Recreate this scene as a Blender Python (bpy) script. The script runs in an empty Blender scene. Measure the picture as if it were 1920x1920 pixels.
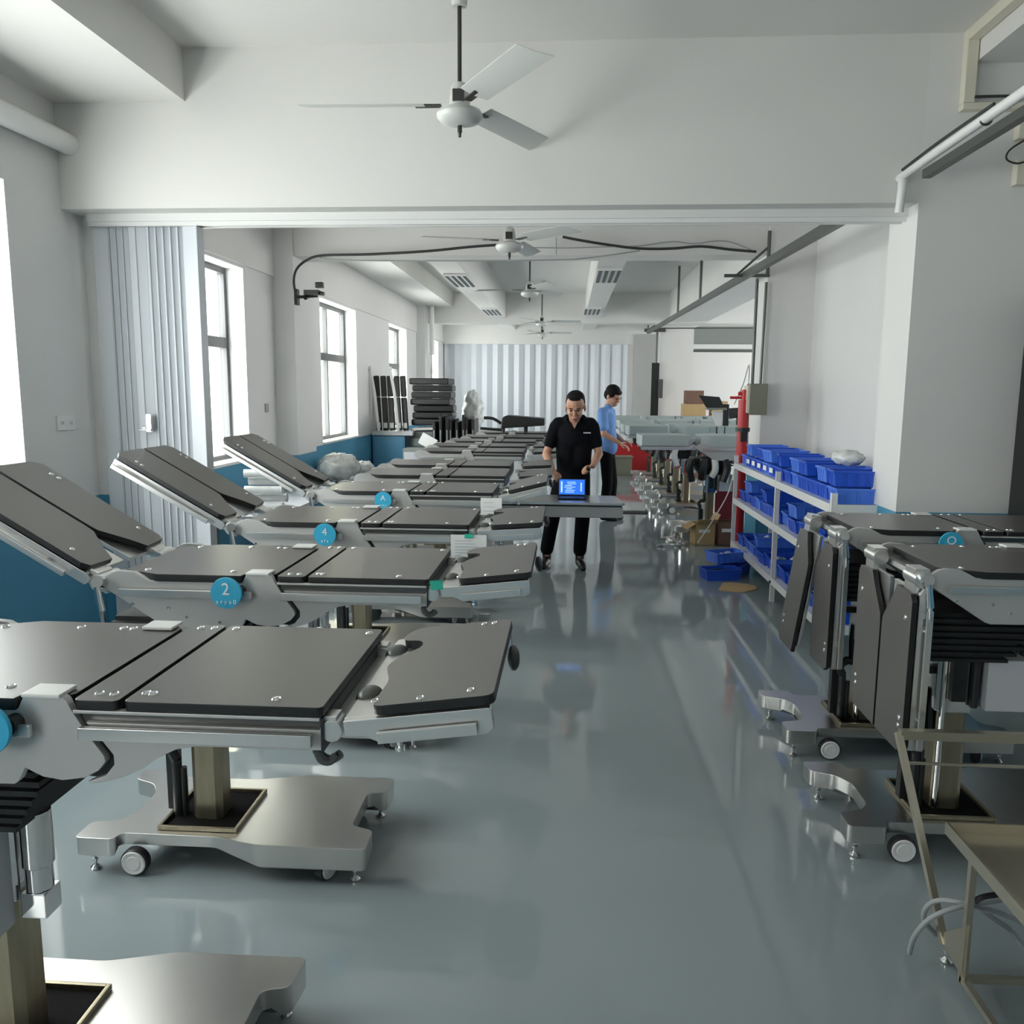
import bpy, bmesh, math, random
from mathutils import Vector, Matrix, Euler
random.seed(7)
PI = math.pi
R = math.radians
C = bpy.context.scene.collection
scene = bpy.context.scene

# ------------------------------------------------------------------ camera
CAM_H = 1.70
PSI, TH, ROLL, FPX = R(3.79), R(8.34), R(0.4), 1560.0
_fwd = Vector((-math.sin(PSI)*math.cos(TH), math.cos(PSI)*math.cos(TH), -math.sin(TH)))
_rt = Vector((math.cos(PSI), math.sin(PSI), 0))
_up = _rt.cross(_fwd)
_r2 = _rt*math.cos(ROLL)+_up*math.sin(ROLL)
_u2 = -_rt*math.sin(ROLL)+_up*math.cos(ROLL)
cam_d = bpy.data.cameras.new('camera')
cam_d.sensor_width = 36; cam_d.lens = 36*FPX/1920; cam_d.clip_start = 0.05; cam_d.clip_end = 300
cam = bpy.data.objects.new('camera', cam_d); C.objects.link(cam)
cam.matrix_world = Matrix(((_r2.x, _u2.x, -_fwd.x, 0), (_r2.y, _u2.y, -_fwd.y, 0), (_r2.z, _u2.z, -_fwd.z, CAM_H), (0, 0, 0, 1)))
scene.camera = cam

def at(px, py, X=None, Y=None, Z=None):
    """real point on the plane X=, Y= or Z= seen at a pixel of the photograph"""
    d = _r2*((px-960)/FPX) - _u2*((py-960)/FPX) + _fwd
    t = (Z-CAM_H)/d.z if Z is not None else (Y/d.y if Y is not None else X/d.x)
    return Vector((0, 0, CAM_H)) + d*t

# ------------------------------------------------------------------ world, light, exposure
w = bpy.data.worlds.new('overcast'); scene.world = w; w.use_nodes = True
wn = w.node_tree; wn.nodes.clear()
wo = wn.nodes.new('ShaderNodeOutputWorld'); bg = wn.nodes.new('ShaderNodeBackground')
bg.inputs[0].default_value = (1.0, 1.0, 0.985, 1); bg.inputs[1].default_value = 9.0
wn.links.new(bg.outputs[0], wo.inputs[0])
scene.view_settings.view_transform = 'Standard'; scene.view_settings.look = 'None'
scene.view_settings.exposure = 0.52; scene.view_settings.gamma = 1.0
scene.view_settings.use_curve_mapping = False
try:
    scene.cycles.max_bounces = 10; scene.cycles.diffuse_bounces = 6; scene.cycles.glossy_bounces = 4
    scene.cycles.transmission_bounces = 6; scene.cycles.transparent_max_bounces = 8
    scene.cycles.sample_clamp_indirect = 6; scene.cycles.use_denoising = True
    scene.cycles.caustics_reflective = False; scene.cycles.caustics_refractive = False
except Exception: pass
WALL_X = -3.07
WIN = [(-3.3, -0.9), (1.5, 4.52), (6.15, 7.87), (10.3, 12.06), (14.3, 15.85), (18.1, 19.72), (22.3, 24.0)]  # first window unseen, second widened out of view; both added for more light
WZ0, WZ1 = 1.02, 2.81
def portal(name, loc, rot, sx, sy):
    l = bpy.data.lights.new(name, 'AREA'); l.shape = 'RECTANGLE'; l.size = sx; l.size_y = sy
    l.cycles.is_portal = True
    o = bpy.data.objects.new(name, l); C.objects.link(o); o.location = loc; o.rotation_euler = rot
for a, b in WIN: portal('window_portal', (WALL_X-0.22, (a+b)/2, (WZ0+WZ1)/2), (0, -PI/2, 0), WZ1-WZ0, b-a)

# ------------------------------------------------------------------ materials
def mat(name, col, rough=0.5, metal=0.0, spec=0.5, coat=0.0, noise=0.0, nscale=8.0, bump=0.0, bscale=60.0, stretch=(1, 1, 1), emit=0, rvar=0.0, trans=0.0):
    m = bpy.data.materials.new(name); m.use_nodes = True; nt = m.node_tree; p = nt.nodes['Principled BSDF']
    p.inputs['Base Color'].default_value = (*col, 1); p.inputs['Roughness'].default_value = rough
    p.inputs['Metallic'].default_value = metal; p.inputs['Specular IOR Level'].default_value = spec
    p.inputs['Coat Weight'].default_value = coat; p.inputs['Coat Roughness'].default_value = 0.08
    if trans: p.inputs['Transmission Weight'].default_value = trans
    if emit:
        p.inputs['Emission Color'].default_value = (*col, 1); p.inputs['Emission Strength'].default_value = emit
    if noise or bump or rvar:
        tc = nt.nodes.new('ShaderNodeTexCoord'); mp = nt.nodes.new('ShaderNodeMapping')
        nt.links.new(tc.outputs['Object'], mp.inputs[0]); mp.inputs['Scale'].default_value = stretch
        n = nt.nodes.new('ShaderNodeTexNoise'); n.inputs['Scale'].default_value = nscale; n.inputs['Detail'].default_value = 5
        nt.links.new(mp.outputs[0], n.inputs['Vector'])
        if noise:
            mx = nt.nodes.new('ShaderNodeMix'); mx.data_type = 'RGBA'
            mx.inputs[6].default_value = (*[c*(1-noise) for c in col], 1)
            mx.inputs[7].default_value = (*[min(1, c*(1+noise)) for c in col], 1)
            nt.links.new(n.outputs['Fac'], mx.inputs[0]); nt.links.new(mx.outputs[2], p.inputs['Base Color'])
        if rvar:
            mr = nt.nodes.new('ShaderNodeMapRange'); mr.inputs['To Min'].default_value = max(0, rough-rvar); mr.inputs['To Max'].default_value = rough+rvar
            mr.inputs['From Min'].default_value = 0.3; mr.inputs['From Max'].default_value = 0.7
            nt.links.new(n.outputs['Fac'], mr.inputs['Value']); nt.links.new(mr.outputs[0], p.inputs['Roughness'])
        if bump:
            n2 = nt.nodes.new('ShaderNodeTexNoise'); n2.inputs['Scale'].default_value = bscale; n2.inputs['Detail'].default_value = 3
            nt.links.new(mp.outputs[0], n2.inputs['Vector'])
            b = nt.nodes.new('ShaderNodeBump'); b.inputs['Strength'].default_value = bump; b.inputs['Distance'].default_value = 0.01
            nt.links.new(n2.outputs['Fac'], b.inputs['Height']); nt.links.new(b.outputs[0], p.inputs['Normal'])
    return m

def wall_mat(name, upper, lower, z=1.0, z2=None):
    m = mat(name, upper, 0.62, spec=0.3, bump=0.15, bscale=3.0); nt = m.node_tree; p = nt.nodes['Principled BSDF']
    g = nt.nodes.new('ShaderNodeNewGeometry'); s = nt.nodes.new('ShaderNodeSeparateXYZ'); nt.links.new(g.outputs['Position'], s.inputs[0])
    c = nt.nodes.new('ShaderNodeMath'); c.operation = 'LESS_THAN'; c.inputs[1].default_value = z
    nt.links.new(s.outputs['Z'], c.inputs[0])
    n = nt.nodes.new('ShaderNodeTexNoise'); n.inputs['Scale'].default_value = 1.2; n.inputs['Detail'].default_value = 4
    nt.links.new(g.outputs['Position'], n.inputs['Vector'])
    v = nt.nodes.new('ShaderNodeMapRange'); v.inputs['To Min'].default_value = 0.96; v.inputs['To Max'].default_value = 1.03
    nt.links.new(n.outputs['Fac'], v.inputs['Value'])
    mx = nt.nodes.new('ShaderNodeMix'); mx.data_type = 'RGBA'
    mx.inputs[6].default_value = (*upper, 1); mx.inputs[7].default_value = (*lower, 1); nt.links.new(c.outputs[0], mx.inputs[0])
    ml = nt.nodes.new('ShaderNodeVectorMath'); ml.operation = 'SCALE'
    nt.links.new(mx.outputs[2], ml.inputs[0]); nt.links.new(v.outputs[0], ml.inputs['Scale']); nt.links.new(ml.outputs[0], p.inputs['Base Color'])
    return m

M = {}
M['wall'] = wall_mat('two tone wall paint', (0.735, 0.73, 0.72), (0.085, 0.30, 0.46))
M['paint'] = mat('white ceiling paint', (0.72, 0.71, 0.69), 0.65, spec=0.3, noise=0.02, nscale=1.5)
M['floor'] = mat('grey epoxy floor', (0.27, 0.315, 0.33), 0.06, spec=0.6, noise=0.05, nscale=1.3, bump=0.012, bscale=1.6, rvar=0.03)
M['frame'] = mat('dark window aluminium', (0.10, 0.105, 0.11), 0.45, metal=0.3)
M['pvc'] = mat('white pvc', (0.78, 0.78, 0.77), 0.35)
M['door_pvc'] = mat('folding door pvc', (0.66, 0.69, 0.73), 0.4, noise=0.02)
M['steel'] = mat('brushed stainless steel', (0.66, 0.65, 0.63), 0.30, metal=1.0, noise=0.04, nscale=3)
M['plate'] = mat('satin aluminium side plate', (0.55, 0.545, 0.535), 0.42, metal=0.45, noise=0.02, nscale=5)
M['rail'] = mat('brushed rail metal', (0.74, 0.735, 0.72), 0.28, metal=0.9)
M['chrome'] = mat('chrome', (0.8, 0.8, 0.8), 0.1, metal=1.0)
M['brass'] = mat('greased column metal', (0.36, 0.32, 0.23), 0.33, metal=0.9, noise=0.25, nscale=10, stretch=(4, 4, 0.6))
M['pad'] = mat('grey black phenolic pad', (0.068, 0.060, 0.056), 0.36, spec=0.5, noise=0.04, nscale=30)
M['pad'].node_tree.nodes['Principled BSDF'].inputs['IOR'].default_value = 2.2
M['recess'] = mat('dark reflecting recess', (0.16, 0.155, 0.15), 0.25, metal=0.9)  # the dark reflection of the recess is put into the base colour
M['pit'] = mat('black well lining', (0.004, 0.004, 0.004), 0.8, spec=0.1)  # near-black colour stands in for the shade of an open well
M['pad_edge'] = mat('black pad edge', (0.012, 0.012, 0.013), 0.4)
M['rubber'] = mat('black rubber', (0.012, 0.012, 0.013), 0.45)
M['black'] = mat('black plastic', (0.014, 0.015, 0.016), 0.4)
M['white'] = mat('white plastic', (0.76, 0.76, 0.75), 0.4)
M['cover'] = mat('light grey motor cover', (0.60, 0.61, 0.64), 0.35)
M['cyan'] = mat('cyan sticker disc', (0.05, 0.46, 0.72), 0.35)
M['ink'] = mat('white print', (0.9, 0.93, 0.95), 0.5)
M['dink'] = mat('grey print', (0.35, 0.38, 0.42), 0.5)
M['paper'] = mat('paper', (0.86, 0.87, 0.86), 0.7)
M['green'] = mat('green sticker', (0.03, 0.55, 0.40), 0.4)
M['bin'] = mat('blue bin plastic', (0.02, 0.10, 0.62), 0.35, noise=0.1, nscale=4)
M['binlight'] = mat('lighter blue bin plastic', (0.08, 0.22, 0.80), 0.35)
M['card'] = mat('cardboard', (0.52, 0.36, 0.18), 0.8, noise=0.08)
M['card2'] = mat('brown cardboard', (0.20, 0.11, 0.08), 0.8, noise=0.08)
M['red'] = mat('red paint', (0.55, 0.03, 0.035), 0.35)
M['darkred'] = mat('dark red panel', (0.24, 0.02, 0.03), 0.45)
M['olive'] = mat('olive grey enamel', (0.20, 0.20, 0.15), 0.45)
M['cream'] = mat('cream plastic', (0.68, 0.65, 0.54), 0.45)
M['conduit'] = mat('dark galvanised metal', (0.12, 0.125, 0.12), 0.4, metal=0.7)
M['cable'] = mat('dark cable', (0.03, 0.03, 0.03), 0.5)
M['gcable'] = mat('grey cable', (0.33, 0.35, 0.35), 0.45)
M['fan'] = mat('fan enamel', (0.60, 0.61, 0.59), 0.35)
M['fan_dark'] = mat('fan dark steel', (0.05, 0.05, 0.045), 0.45, metal=0.4)
M['bluebox'] = mat('blue painted steel', (0.10, 0.30, 0.48), 0.4)
M['greenpad'] = mat('pale grey green covered pad', (0.40, 0.47, 0.47), 0.5)
M['machine'] = mat('grey machine enamel', (0.22, 0.24, 0.23), 0.5)
M['skin'] = mat('skin', (0.50, 0.27, 0.18), 0.5, noise=0.08, nscale=20)
M['hair'] = mat('black hair', (0.004, 0.0035, 0.0035), 0.7, spec=0.2, bump=0.5, bscale=300)
M['blackcloth'] = mat('black cotton', (0.005, 0.0055, 0.008), 0.9, spec=0.15, bump=0.2, bscale=30)
M['trouser'] = mat('dark trousers', (0.006, 0.0065, 0.008), 0.9, spec=0.15, bump=0.2, bscale=20)
M['bluecloth'] = mat('light blue cotton shirt', (0.16, 0.32, 0.68), 0.85, noise=0.12, nscale=9, bump=0.4, bscale=14)
M['shoe'] = mat('black shoe leather', (0.01, 0.01, 0.011), 0.4)
M['eye'] = mat('dark eye', (0.02, 0.012, 0.01), 0.3)
M['lip'] = mat('lip', (0.36, 0.13, 0.11), 0.5)
M['wrap'] = mat('clear plastic wrap', (0.70, 0.72, 0.71), 0.25, noise=0.25, nscale=14, bump=0.8, bscale=12)
M['navy'] = mat('navy cloth', (0.01, 0.03, 0.09), 0.8)
M['cartsteel'] = mat('warm stainless tube', (0.62, 0.57, 0.46), 0.28, metal=0.9)
M['yellow'] = mat('yellow floor tape', (0.80, 0.52, 0.03), 0.5)
M['screen'] = mat('blue lit screen', (0.02, 0.13, 0.62), 0.3, emit=0.9)
M['screenlight'] = mat('pale screen text', (0.35, 0.55, 0.95), 0.3, emit=0.9)
M['extwall'] = mat('pale yellow exterior wall', (0.78, 0.77, 0.58), 0.7)
M['extgrey'] = mat('pale exterior building', (0.70, 0.72, 0.72), 0.7)
g = bpy.data.materials.new('window glass'); g.use_nodes = True; nt = g.node_tree; nt.nodes.clear()
_o = nt.nodes.new('ShaderNodeOutputMaterial'); _t = nt.nodes.new('ShaderNodeBsdfTransparent'); _g = nt.nodes.new('ShaderNodeBsdfGlossy'); _m = nt.nodes.new('ShaderNodeMixShader')
_g.inputs['Roughness'].default_value = 0.02; _t.inputs[0].default_value = (0.96, 0.98, 0.97, 1); _m.inputs[0].default_value = 0.06
nt.links.new(_t.outputs[0], _m.inputs[1]); nt.links.new(_g.outputs[0], _m.inputs[2]); nt.links.new(_m.outputs[0], _o.inputs[0]); M['glass'] = g

# ------------------------------------------------------------------ mesh helpers
class MB:
    def __init__(s): s.v = []; s.f = []
    def add(s, vs, fs, T=None):
        n = len(s.v)
        s.v += [tuple(T @ Vector(p)) if T is not None else tuple(p) for p in vs]
        s.f += [tuple(i+n for i in f) for f in fs]; return s
    def box(s, x0, x1, y0, y1, z0, z1, T=None):
        return s.add([(x0, y0, z0), (x1, y0, z0), (x1, y1, z0), (x0, y1, z0), (x0, y0, z1), (x1, y0, z1), (x1, y1, z1), (x0, y1, z1)],
                     [(0, 3, 2, 1), (4, 5, 6, 7), (0, 1, 5, 4), (1, 2, 6, 5), (2, 3, 7, 6), (3, 0, 4, 7)], T)
    def prism(s, pts, a, b, ax='y', T=None):
        n = len(pts)
        def q(p, t): return {'y': (p[0], t, p[1]), 'z': (p[0], p[1], t), 'x': (t, p[0], p[1])}[ax]
        return s.add([q(p, a) for p in pts]+[q(p, b) for p in pts],
                     [tuple(range(n)), tuple(range(2*n-1, n-1, -1))]+[(i, (i+1) % n, n+(i+1) % n, n+i) for i in range(n)], T)
    def cyl(s, p0, p1, r0, r1=None, n=14, T=None):
        p0, p1 = Vector(p0), Vector(p1); r1 = r0 if r1 is None else r1
        d = (p1-p0).normalized(); a = d.orthogonal().normalized(); b = d.cross(a)
        vs = []
        for p, r in ((p0, r0), (p1, r1)):
            for i in range(n):
                t = 2*PI*i/n; vs.append(p+a*(r*math.cos(t))+b*(r*math.sin(t)))
        return s.add(vs, [tuple(range(n)), tuple(range(2*n-1, n-1, -1))]+[(i, (i+1) % n, n+(i+1) % n, n+i) for i in range(n)], T)
    def lathe(s, prof, n=24, T=None):
        vs = []; k = len(prof)
        for i in range(n):
            t = 2*PI*i/n
            for r, z in prof: vs.append((max(r, 1e-4)*math.cos(t), max(r, 1e-4)*math.sin(t), z))
        fs = [(i*k+j, ((i+1) % n)*k+j, ((i+1) % n)*k+j+1, i*k+j+1) for i in range(n) for j in range(k-1)]
        fs += [tuple(i*k for i in range(n-1, -1, -1)), tuple(i*k+k-1 for i in range(n))]
        return s.add(vs, fs, T)
    def ball(s, c, r, n=14, m=9, T=None):
        r = (r, r, r) if isinstance(r, (int, float)) else r
        vs = [(c[0], c[1], c[2]-r[2])]
        for j in range(1, m):
            ph = -PI/2+PI*j/m
            for i in range(n):
                t = 2*PI*i/n; vs.append((c[0]+r[0]*math.cos(ph)*math.cos(t), c[1]+r[1]*math.cos(ph)*math.sin(t), c[2]+r[2]*math.sin(ph)))
        vs.append((c[0], c[1], c[2]+r[2])); L = len(vs)-1
        fs = [(0, 1+(i+1) % n, 1+i) for i in range(n)]
        fs += [(1+j*n+i, 1+j*n+(i+1) % n, 1+(j+1)*n+(i+1) % n, 1+(j+1)*n+i) for j in range(m-2) for i in range(n)]
        fs += [(1+(m-2)*n+i, 1+(m-2)*n+(i+1) % n, L) for i in range(n)]
        return s.add(vs, fs, T)
    def tube(s, pts, r, n=8, sub=4, T=None):
        P = [Vector(p) for p in pts]
        if len(P) > 2 and sub > 1:
            Q = []
            for i in range(len(P)-1):
                a = P[max(i-1, 0)]; b = P[i]; c = P[i+1]; d = P[min(i+2, len(P)-1)]
                for k in range(sub):
                    t = k/sub
                    Q.append(0.5*((2*b)+(c-a)*t+(2*a-5*b+4*c-d)*t*t+(3*b-a-3*c+d)*t**3))
            Q.append(P[-1]); P = Q
        vs = []; up = None
        for i, p in enumerate(P):
            d = (P[min(i+1, len(P)-1)]-P[max(i-1, 0)]).normalized()
            if up is None: up = d.orthogonal().normalized()
            up = (up-d*up.dot(d)).normalized(); b = d.cross(up)
            for k in range(n):
                t = 2*PI*k/n; vs.append(p+up*(r*math.cos(t))+b*(r*math.sin(t)))
        fs = [(i*n+k, i*n+(k+1) % n, (i+1)*n+(k+1) % n, (i+1)*n+k) for i in range(len(P)-1) for k in range(n)]
        fs += [tuple(range(n-1, -1, -1)), tuple((len(P)-1)*n+k for k in range(n))]
        return s.add(vs, fs, T)
    def mesh(s, name, bevel=0, seg=2, smooth=True, ang=35):
        me = bpy.data.meshes.new(name); me.from_pydata([tuple(p) for p in s.v], [], s.f)
        bm = bmesh.new(); bm.from_mesh(me)
        bmesh.ops.recalc_face_normals(bm, faces=bm.faces)
        if bevel:
            es = [e for e in bm.edges if len(e.link_faces) == 2 and e.calc_face_angle(0) > R(28)]
            bmesh.ops.bevel(bm, geom=es, offset=bevel, segments=seg, profile=0.5, affect='EDGES', clamp_overlap=True)
        bm.to_mesh(me); bm.free()
        if smooth:
            me.shade_smooth()
            try: me.set_sharp_from_angle(angle=R(ang))
            except Exception: pass
        if bevel:   # keep broad faces flat beside their rounded edges
            o = bpy.data.objects.new('tmp_weight', me); C.objects.link(o)
            m = o.modifiers.new('w', 'WEIGHTED_NORMAL'); m.keep_sharp = True; m.weight = 100
            dg = bpy.context.evaluated_depsgraph_get(); me2 = bpy.data.meshes.new_from_object(o.evaluated_get(dg), depsgraph=dg)
            bpy.data.objects.remove(o); me2.name = name; me = me2
        return me
CACHE = {}
def obj(name, mb, m, parent=None, loc=(0, 0, 0), rot=(0, 0, 0), key=None, bevel=0, label=None, seg=2, ang=35):
    """one mesh object; with key= alike pieces share their mesh data"""
    if key and key in CACHE: me = CACHE[key]
    else:
        b = mb() if callable(mb) else mb
        me = b.mesh(name, bevel=bevel, seg=seg, ang=ang) if isinstance(b, MB) else b
        me.materials.append(M[m] if isinstance(m, str) else m)
        if key: CACHE[key] = me
    o = bpy.data.objects.new(name, me); C.objects.link(o)
    o.parent = parent; o.location = loc; o.rotation_euler = rot
    if label: o['label'] = label
    return o
def tag(o, label, cat, group=None, kind=None):
    o['label'] = label; o['category'] = cat
    if group: o['group'] = group
    if kind: o['kind'] = kind
    return o
def thing(name, label, cat, loc=(0, 0, 0), rz=0, group=None):
    o = bpy.data.objects.new(name, None); C.objects.link(o); o.empty_display_size = 0.1
    o.location = loc; o.rotation_euler = (0, 0, rz)
    return tag(o, label, cat, group)
def struct(name, mb, m, parent=None, bevel=0, key=None, label=None, loc=(0, 0, 0), rot=(0, 0, 0)):
    o = obj(name, mb, m, parent, bevel=bevel, key=key, loc=loc, rot=rot)
    if parent is None: o['kind'] = 'structure'
    if label: o['label'] = label
    return o
def B(*a, **k): return MB().box(*a, **k)
def crumple(me, amp, sc):
    from mathutils import noise
    for v in me.vertices:
        n = noise.noise(v.co*sc)+.6*noise.noise(v.co*sc*2.7+Vector((5, 1, 2)))
        v.co += v.normal*(n*amp)
    return me
def text(name, body, size, m, parent, loc, rot, ext=0.0006):
    cu = bpy.data.curves.new(name, 'FONT'); cu.body = body; cu.size = size; cu.align_x = 'CENTER'; cu.align_y = 'CENTER'; cu.extrude = ext
    o = bpy.data.objects.new('tmp_text', cu); C.objects.link(o)
    dg = bpy.context.evaluated_depsgraph_get(); me = bpy.data.meshes.new_from_object(o.evaluated_get(dg), depsgraph=dg); bpy.data.objects.remove(o)
    me.materials.clear(); me.materials.append(M[m]); o = bpy.data.objects.new(name, me); C.objects.link(o); o.parent = parent; o.location = loc; o.rotation_euler = rot
    return o

# ------------------------------------------------------------------ the room
CEIL = 3.65
Y0, Y1, XR = -4.5, 34.0, 8.5
struct('floor', B(WALL_X-0.3, XR, Y0, Y1, -0.12, 0), 'floor')
struct('ceiling', B(WALL_X-0.3, XR, Y0, Y1, CEIL, CEIL+0.15), 'paint')
wl = MB(); x0, x1 = WALL_X-0.26, WALL_X; y = Y0
for a, b in WIN:
    wl.box(x0, x1, y, a, 0, CEIL); wl.box(x0, x1, a, b, 0, WZ0); wl.box(x0, x1, a, b, WZ1, CEIL); y = b
wl.box(x0, x1, y, Y1, 0, CEIL); struct('wall_left', wl, 'wall')
struct('trim_1', B(WALL_X, WALL_X+0.02, 5.5, 34, 2.84, CEIL), 'paint')          # shallow ring beam step above the windows
# windows: frame, mullion, transom, panes, sill
for i, (a, b) in enumerate(WIN):
    root = bpy.data.objects.new('window_%d' % (i+1), None); C.objects.link(root); root.location = (WALL_X-0.20, (a+b)/2, WZ0); root['kind'] = 'structure'
    W = b-a; H = WZ1-WZ0; fw = 0.055; tz = 1.10; d = 0.035
    fr = MB().box(-d, d, -W/2, W/2, 0, fw).box(-d, d, -W/2, W/2, H-fw, H).box(-d, d, -W/2, -W/2+fw, fw, H-fw).box(-d, d, W/2-fw, W/2, fw, H-fw)
    obj('window_frame', fr, 'frame', root, bevel=0.004)
    obj('transom', B(-d-0.003, d+0.003, -W/2+fw, W/2-fw, tz-0.05, tz+0.05), 'frame', root, bevel=0.004)
    nm = 1 if W < 2 else 2
    ys = [-W/2+fw]+[-W/2+W*(k+1)/(nm+1) for k in range(nm)]+[W/2-fw]
    for k in range(nm): obj('mullion', B(-d+0.005, d-0.005, ys[k+1]-0.022, ys[k+1]+0.022, fw, H-fw), 'frame', root, bevel=0.003)
    for k in range(nm+1):
        for z0, z1 in ((fw, tz-0.05), (tz+0.05, H-fw)):
            obj('pane', B(-0.003, 0.003, ys[k]+0.02, ys[k+1]-0.02, z0, z1), 'glass', root)
    obj('window_sill', B(-0.08, 0.225, -W/2+0.002, W/2-0.002, -0.012, 0.012), 'white', root, bevel=0.003)
# pillars and beams on the left
for n, (py, d) in enumerate([(9.0, 0.22), (17.2, 0.18), (21.0, 0.2)]):
    struct('trim_%d' % (n+2), B(WALL_X, WALL_X+d, py-0.34, py+0.3, 0, CEIL), 'wall', label='square pillar on the window wall')
struct('trim_5', B(WALL_X, WALL_X+0.06, 5.25, 5.62, 0, CEIL), 'wall', label='shallow pillar behind the folding door')
# right hand pillars
struct('wall_right', B(2.42, 2.75, 5.4, 9.0, 0, CEIL), 'wall')
struct('trim_6', B(1.95, 2.59, 5.03, 5.45, 0, CEIL), 'wall', label='square white pillar beside the black cabinet')
struct('trim_7', B(1.955, 2.75, 8.66, 9.2, 0, CEIL), 'wall', label='white pillar behind the bin rack')
struct('trim_8', B(1.96, 2.66, 18.4, 19.0, 0, CEIL), 'paint', label='white pillar at the far end')
struct('trim_9', B(1.96, 2.6, 25.6, 26.2, 0, CEIL), 'paint', label='white pillar beyond the far folding door')
struct('wall_front', B(2.59, 4.6, 5.03, 5.25, 0, CEIL), 'wall')
struct('wall_side', B(4.6, 4.8, Y0, 5.25, 0, CEIL), 'wall')
struct('wall_far', B(WALL_X, XR, 29.5, 29.8, 0, CEIL), 'paint')
struct('wall_back', B(WALL_X, 4.8, Y0-0.2, Y0, 0, CEIL), 'wall')
we = MB().box(XR, XR+0.2, 9, 29.8, 0, 0.95).box(XR, XR+0.2, 9, 29.8, 2.85, CEIL)
for a, b in ((9, 10.5), (13.5, 15), (18, 19.5), (22.5, 24), (27, 29.8)): we.box(XR, XR+0.2, a, b, 0.95, 2.85)  # unseen openings added in this wall to light the right zone
struct('wall_outer', we, 'wall')
for a, b in ((10.5, 13.5), (15, 18), (19.5, 22.5), (24, 27)): portal('window_portal', (XR+0.1, (a+b)/2, 1.9), (0, PI/2, 0), 1.9, b-a)
struct('wall_divider', B(2.75, XR+0.2, 9.0, 9.2, 0, CEIL), 'wall')
struct('wall_partition', B(2.66, XR, 24.2, 24.35, 0, CEIL), 'paint', label='plain white wall beyond the far pillar')
# cross beams
def beam(name, x0, x1, y0, y1, z0, z1=CEIL): return struct(name, B(x0, x1, y0, y1, z0, z1), 'paint')
beam('trim_10', WALL_X, 1.95, 5.03, 5.45, 2.76)
beam('trim_11', WALL_X, 2.4, 8.70, 9.08, 3.05)
beam('trim_12', WALL_X, 8.4, 17.2, 17.6, 3.04)
beam('trim_13', WALL_X, 1.47, 20.4, 20.8, 2.80)
beam('trim_14', 1.47, 8.4, 20.4, 20.8, 3.05)
# long beams
for n, (ya, yb) in enumerate(((Y0, 5.03), (5.45, 8.70), (9.08, 17.2), (17.6, 20.4))):
    beam('trim_%d' % (20+n*5), WALL_X, -2.27-(0.1 if n == 2 else 0), ya, yb, 3.36)
    if n >= 2:
        beam('trim_%d' % (21+n*5), -1.62, -1.30, ya, yb, 3.14); beam('trim_%d' % (22+n*5), 0.31, 0.62, ya, yb, 3.14)
        beam('trim_%d' % (23+n*5), 1.99, 2.75, ya, yb, 3.08)
beam('trim_24', 2.19, 2.9, Y0, 5.03, 3.49)
# folding door track
tr = MB().box(-3.0, 1.95, 5.17, 5.30, 2.715, 2.76).box(-3.0, 1.95, 5.19, 5.21, 2.69, 2.715).box(-3.0, 1.95, 5.26, 5.28, 2.69, 2.715)
struct('trim_40', tr, 'pvc', label='white ceiling track of the near folding door')

# ------------------------------------------------------------------ folding doors
def folding_door(name, label, x0, xs, y, ztop, amp, seam=False):
    """xs: panel widths; every panel is a piece of its own, zig-zag folded"""
    t = thing(name, label, 'folding door', (x0, y, 0))
    x = 0; k = 0
    for wd in xs:
        a = amp*(1 if k % 2 == 0 else -1)
        dx = wd; L = math.hypot(dx, 2*a)
        ang = math.atan2(2*a, dx)
        obj('panel', lambda L=L: MB().box(-L/2, L/2, -0.004, 0.004, 0.02, ztop), 'door_pvc', t, (x+dx/2, 0, 0), (0, 0, ang), key='fold%.4f%.3f' % (L, ztop), bevel=0.0)
        x += dx; k += 1
        if seam: obj('hinge_seam', lambda: MB().box(-.0016, .0016, -.003, .003, 0.02, ztop), 'gcable', t, (x, a-.001*(1 if a < 0 else -1)-.004, 0), key='seam')
    return t, x
ws = [0.085]+[0.022]*6+[0.06, 0.055, 0.03]+[0.0235]*9+[0.012]
ft, xe = folding_door('folding_door', 'folded pale grey accordion door by the window wall', -2.99, ws, 5.235, 2.69, 0.012, seam=True)
obj('end_post', MB().box(xe, xe+0.085, -0.03, 0.03, 0.01, 2.69).box(xe+0.085, xe+0.10, -0.05, 0.05, 0.01, 2.69), 'door_pvc', ft, bevel=0.004)
h = obj('handle', MB().box(0.30, 0.33, -0.06, -0.03, 1.42, 1.53).box(0.27, 0.29, -0.055, -0.045, 1.44, 1.445).cyl((0.25, -0.06, 1.43), (0.33, -0.06, 1.43), 0.006), 'chrome', ft)
far_t, xe2 = folding_door('folding_door', 'closed white accordion door across the far end of the hall', WALL_X+0.02, [0.131]*34, 20.6, 2.80, 0.045)

# ------------------------------------------------------------------ outside
struct('trim_60', B(WALL_X-0.75, WALL_X-0.27, 8.05, 8.75, -0.5, 6), 'extwall', label='pale yellow outer pillar seen through the window')
struct('trim_61', B(WALL_X-0.75, WALL_X-0.27, 12.2, 12.9, -0.5, 6), 'extwall', label='pale yellow outer pillar beyond the third window')
struct('trim_62', B(-44, -40, 70, 110, -9, 0.6), 'extgrey', label='low pale building far outside')

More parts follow.
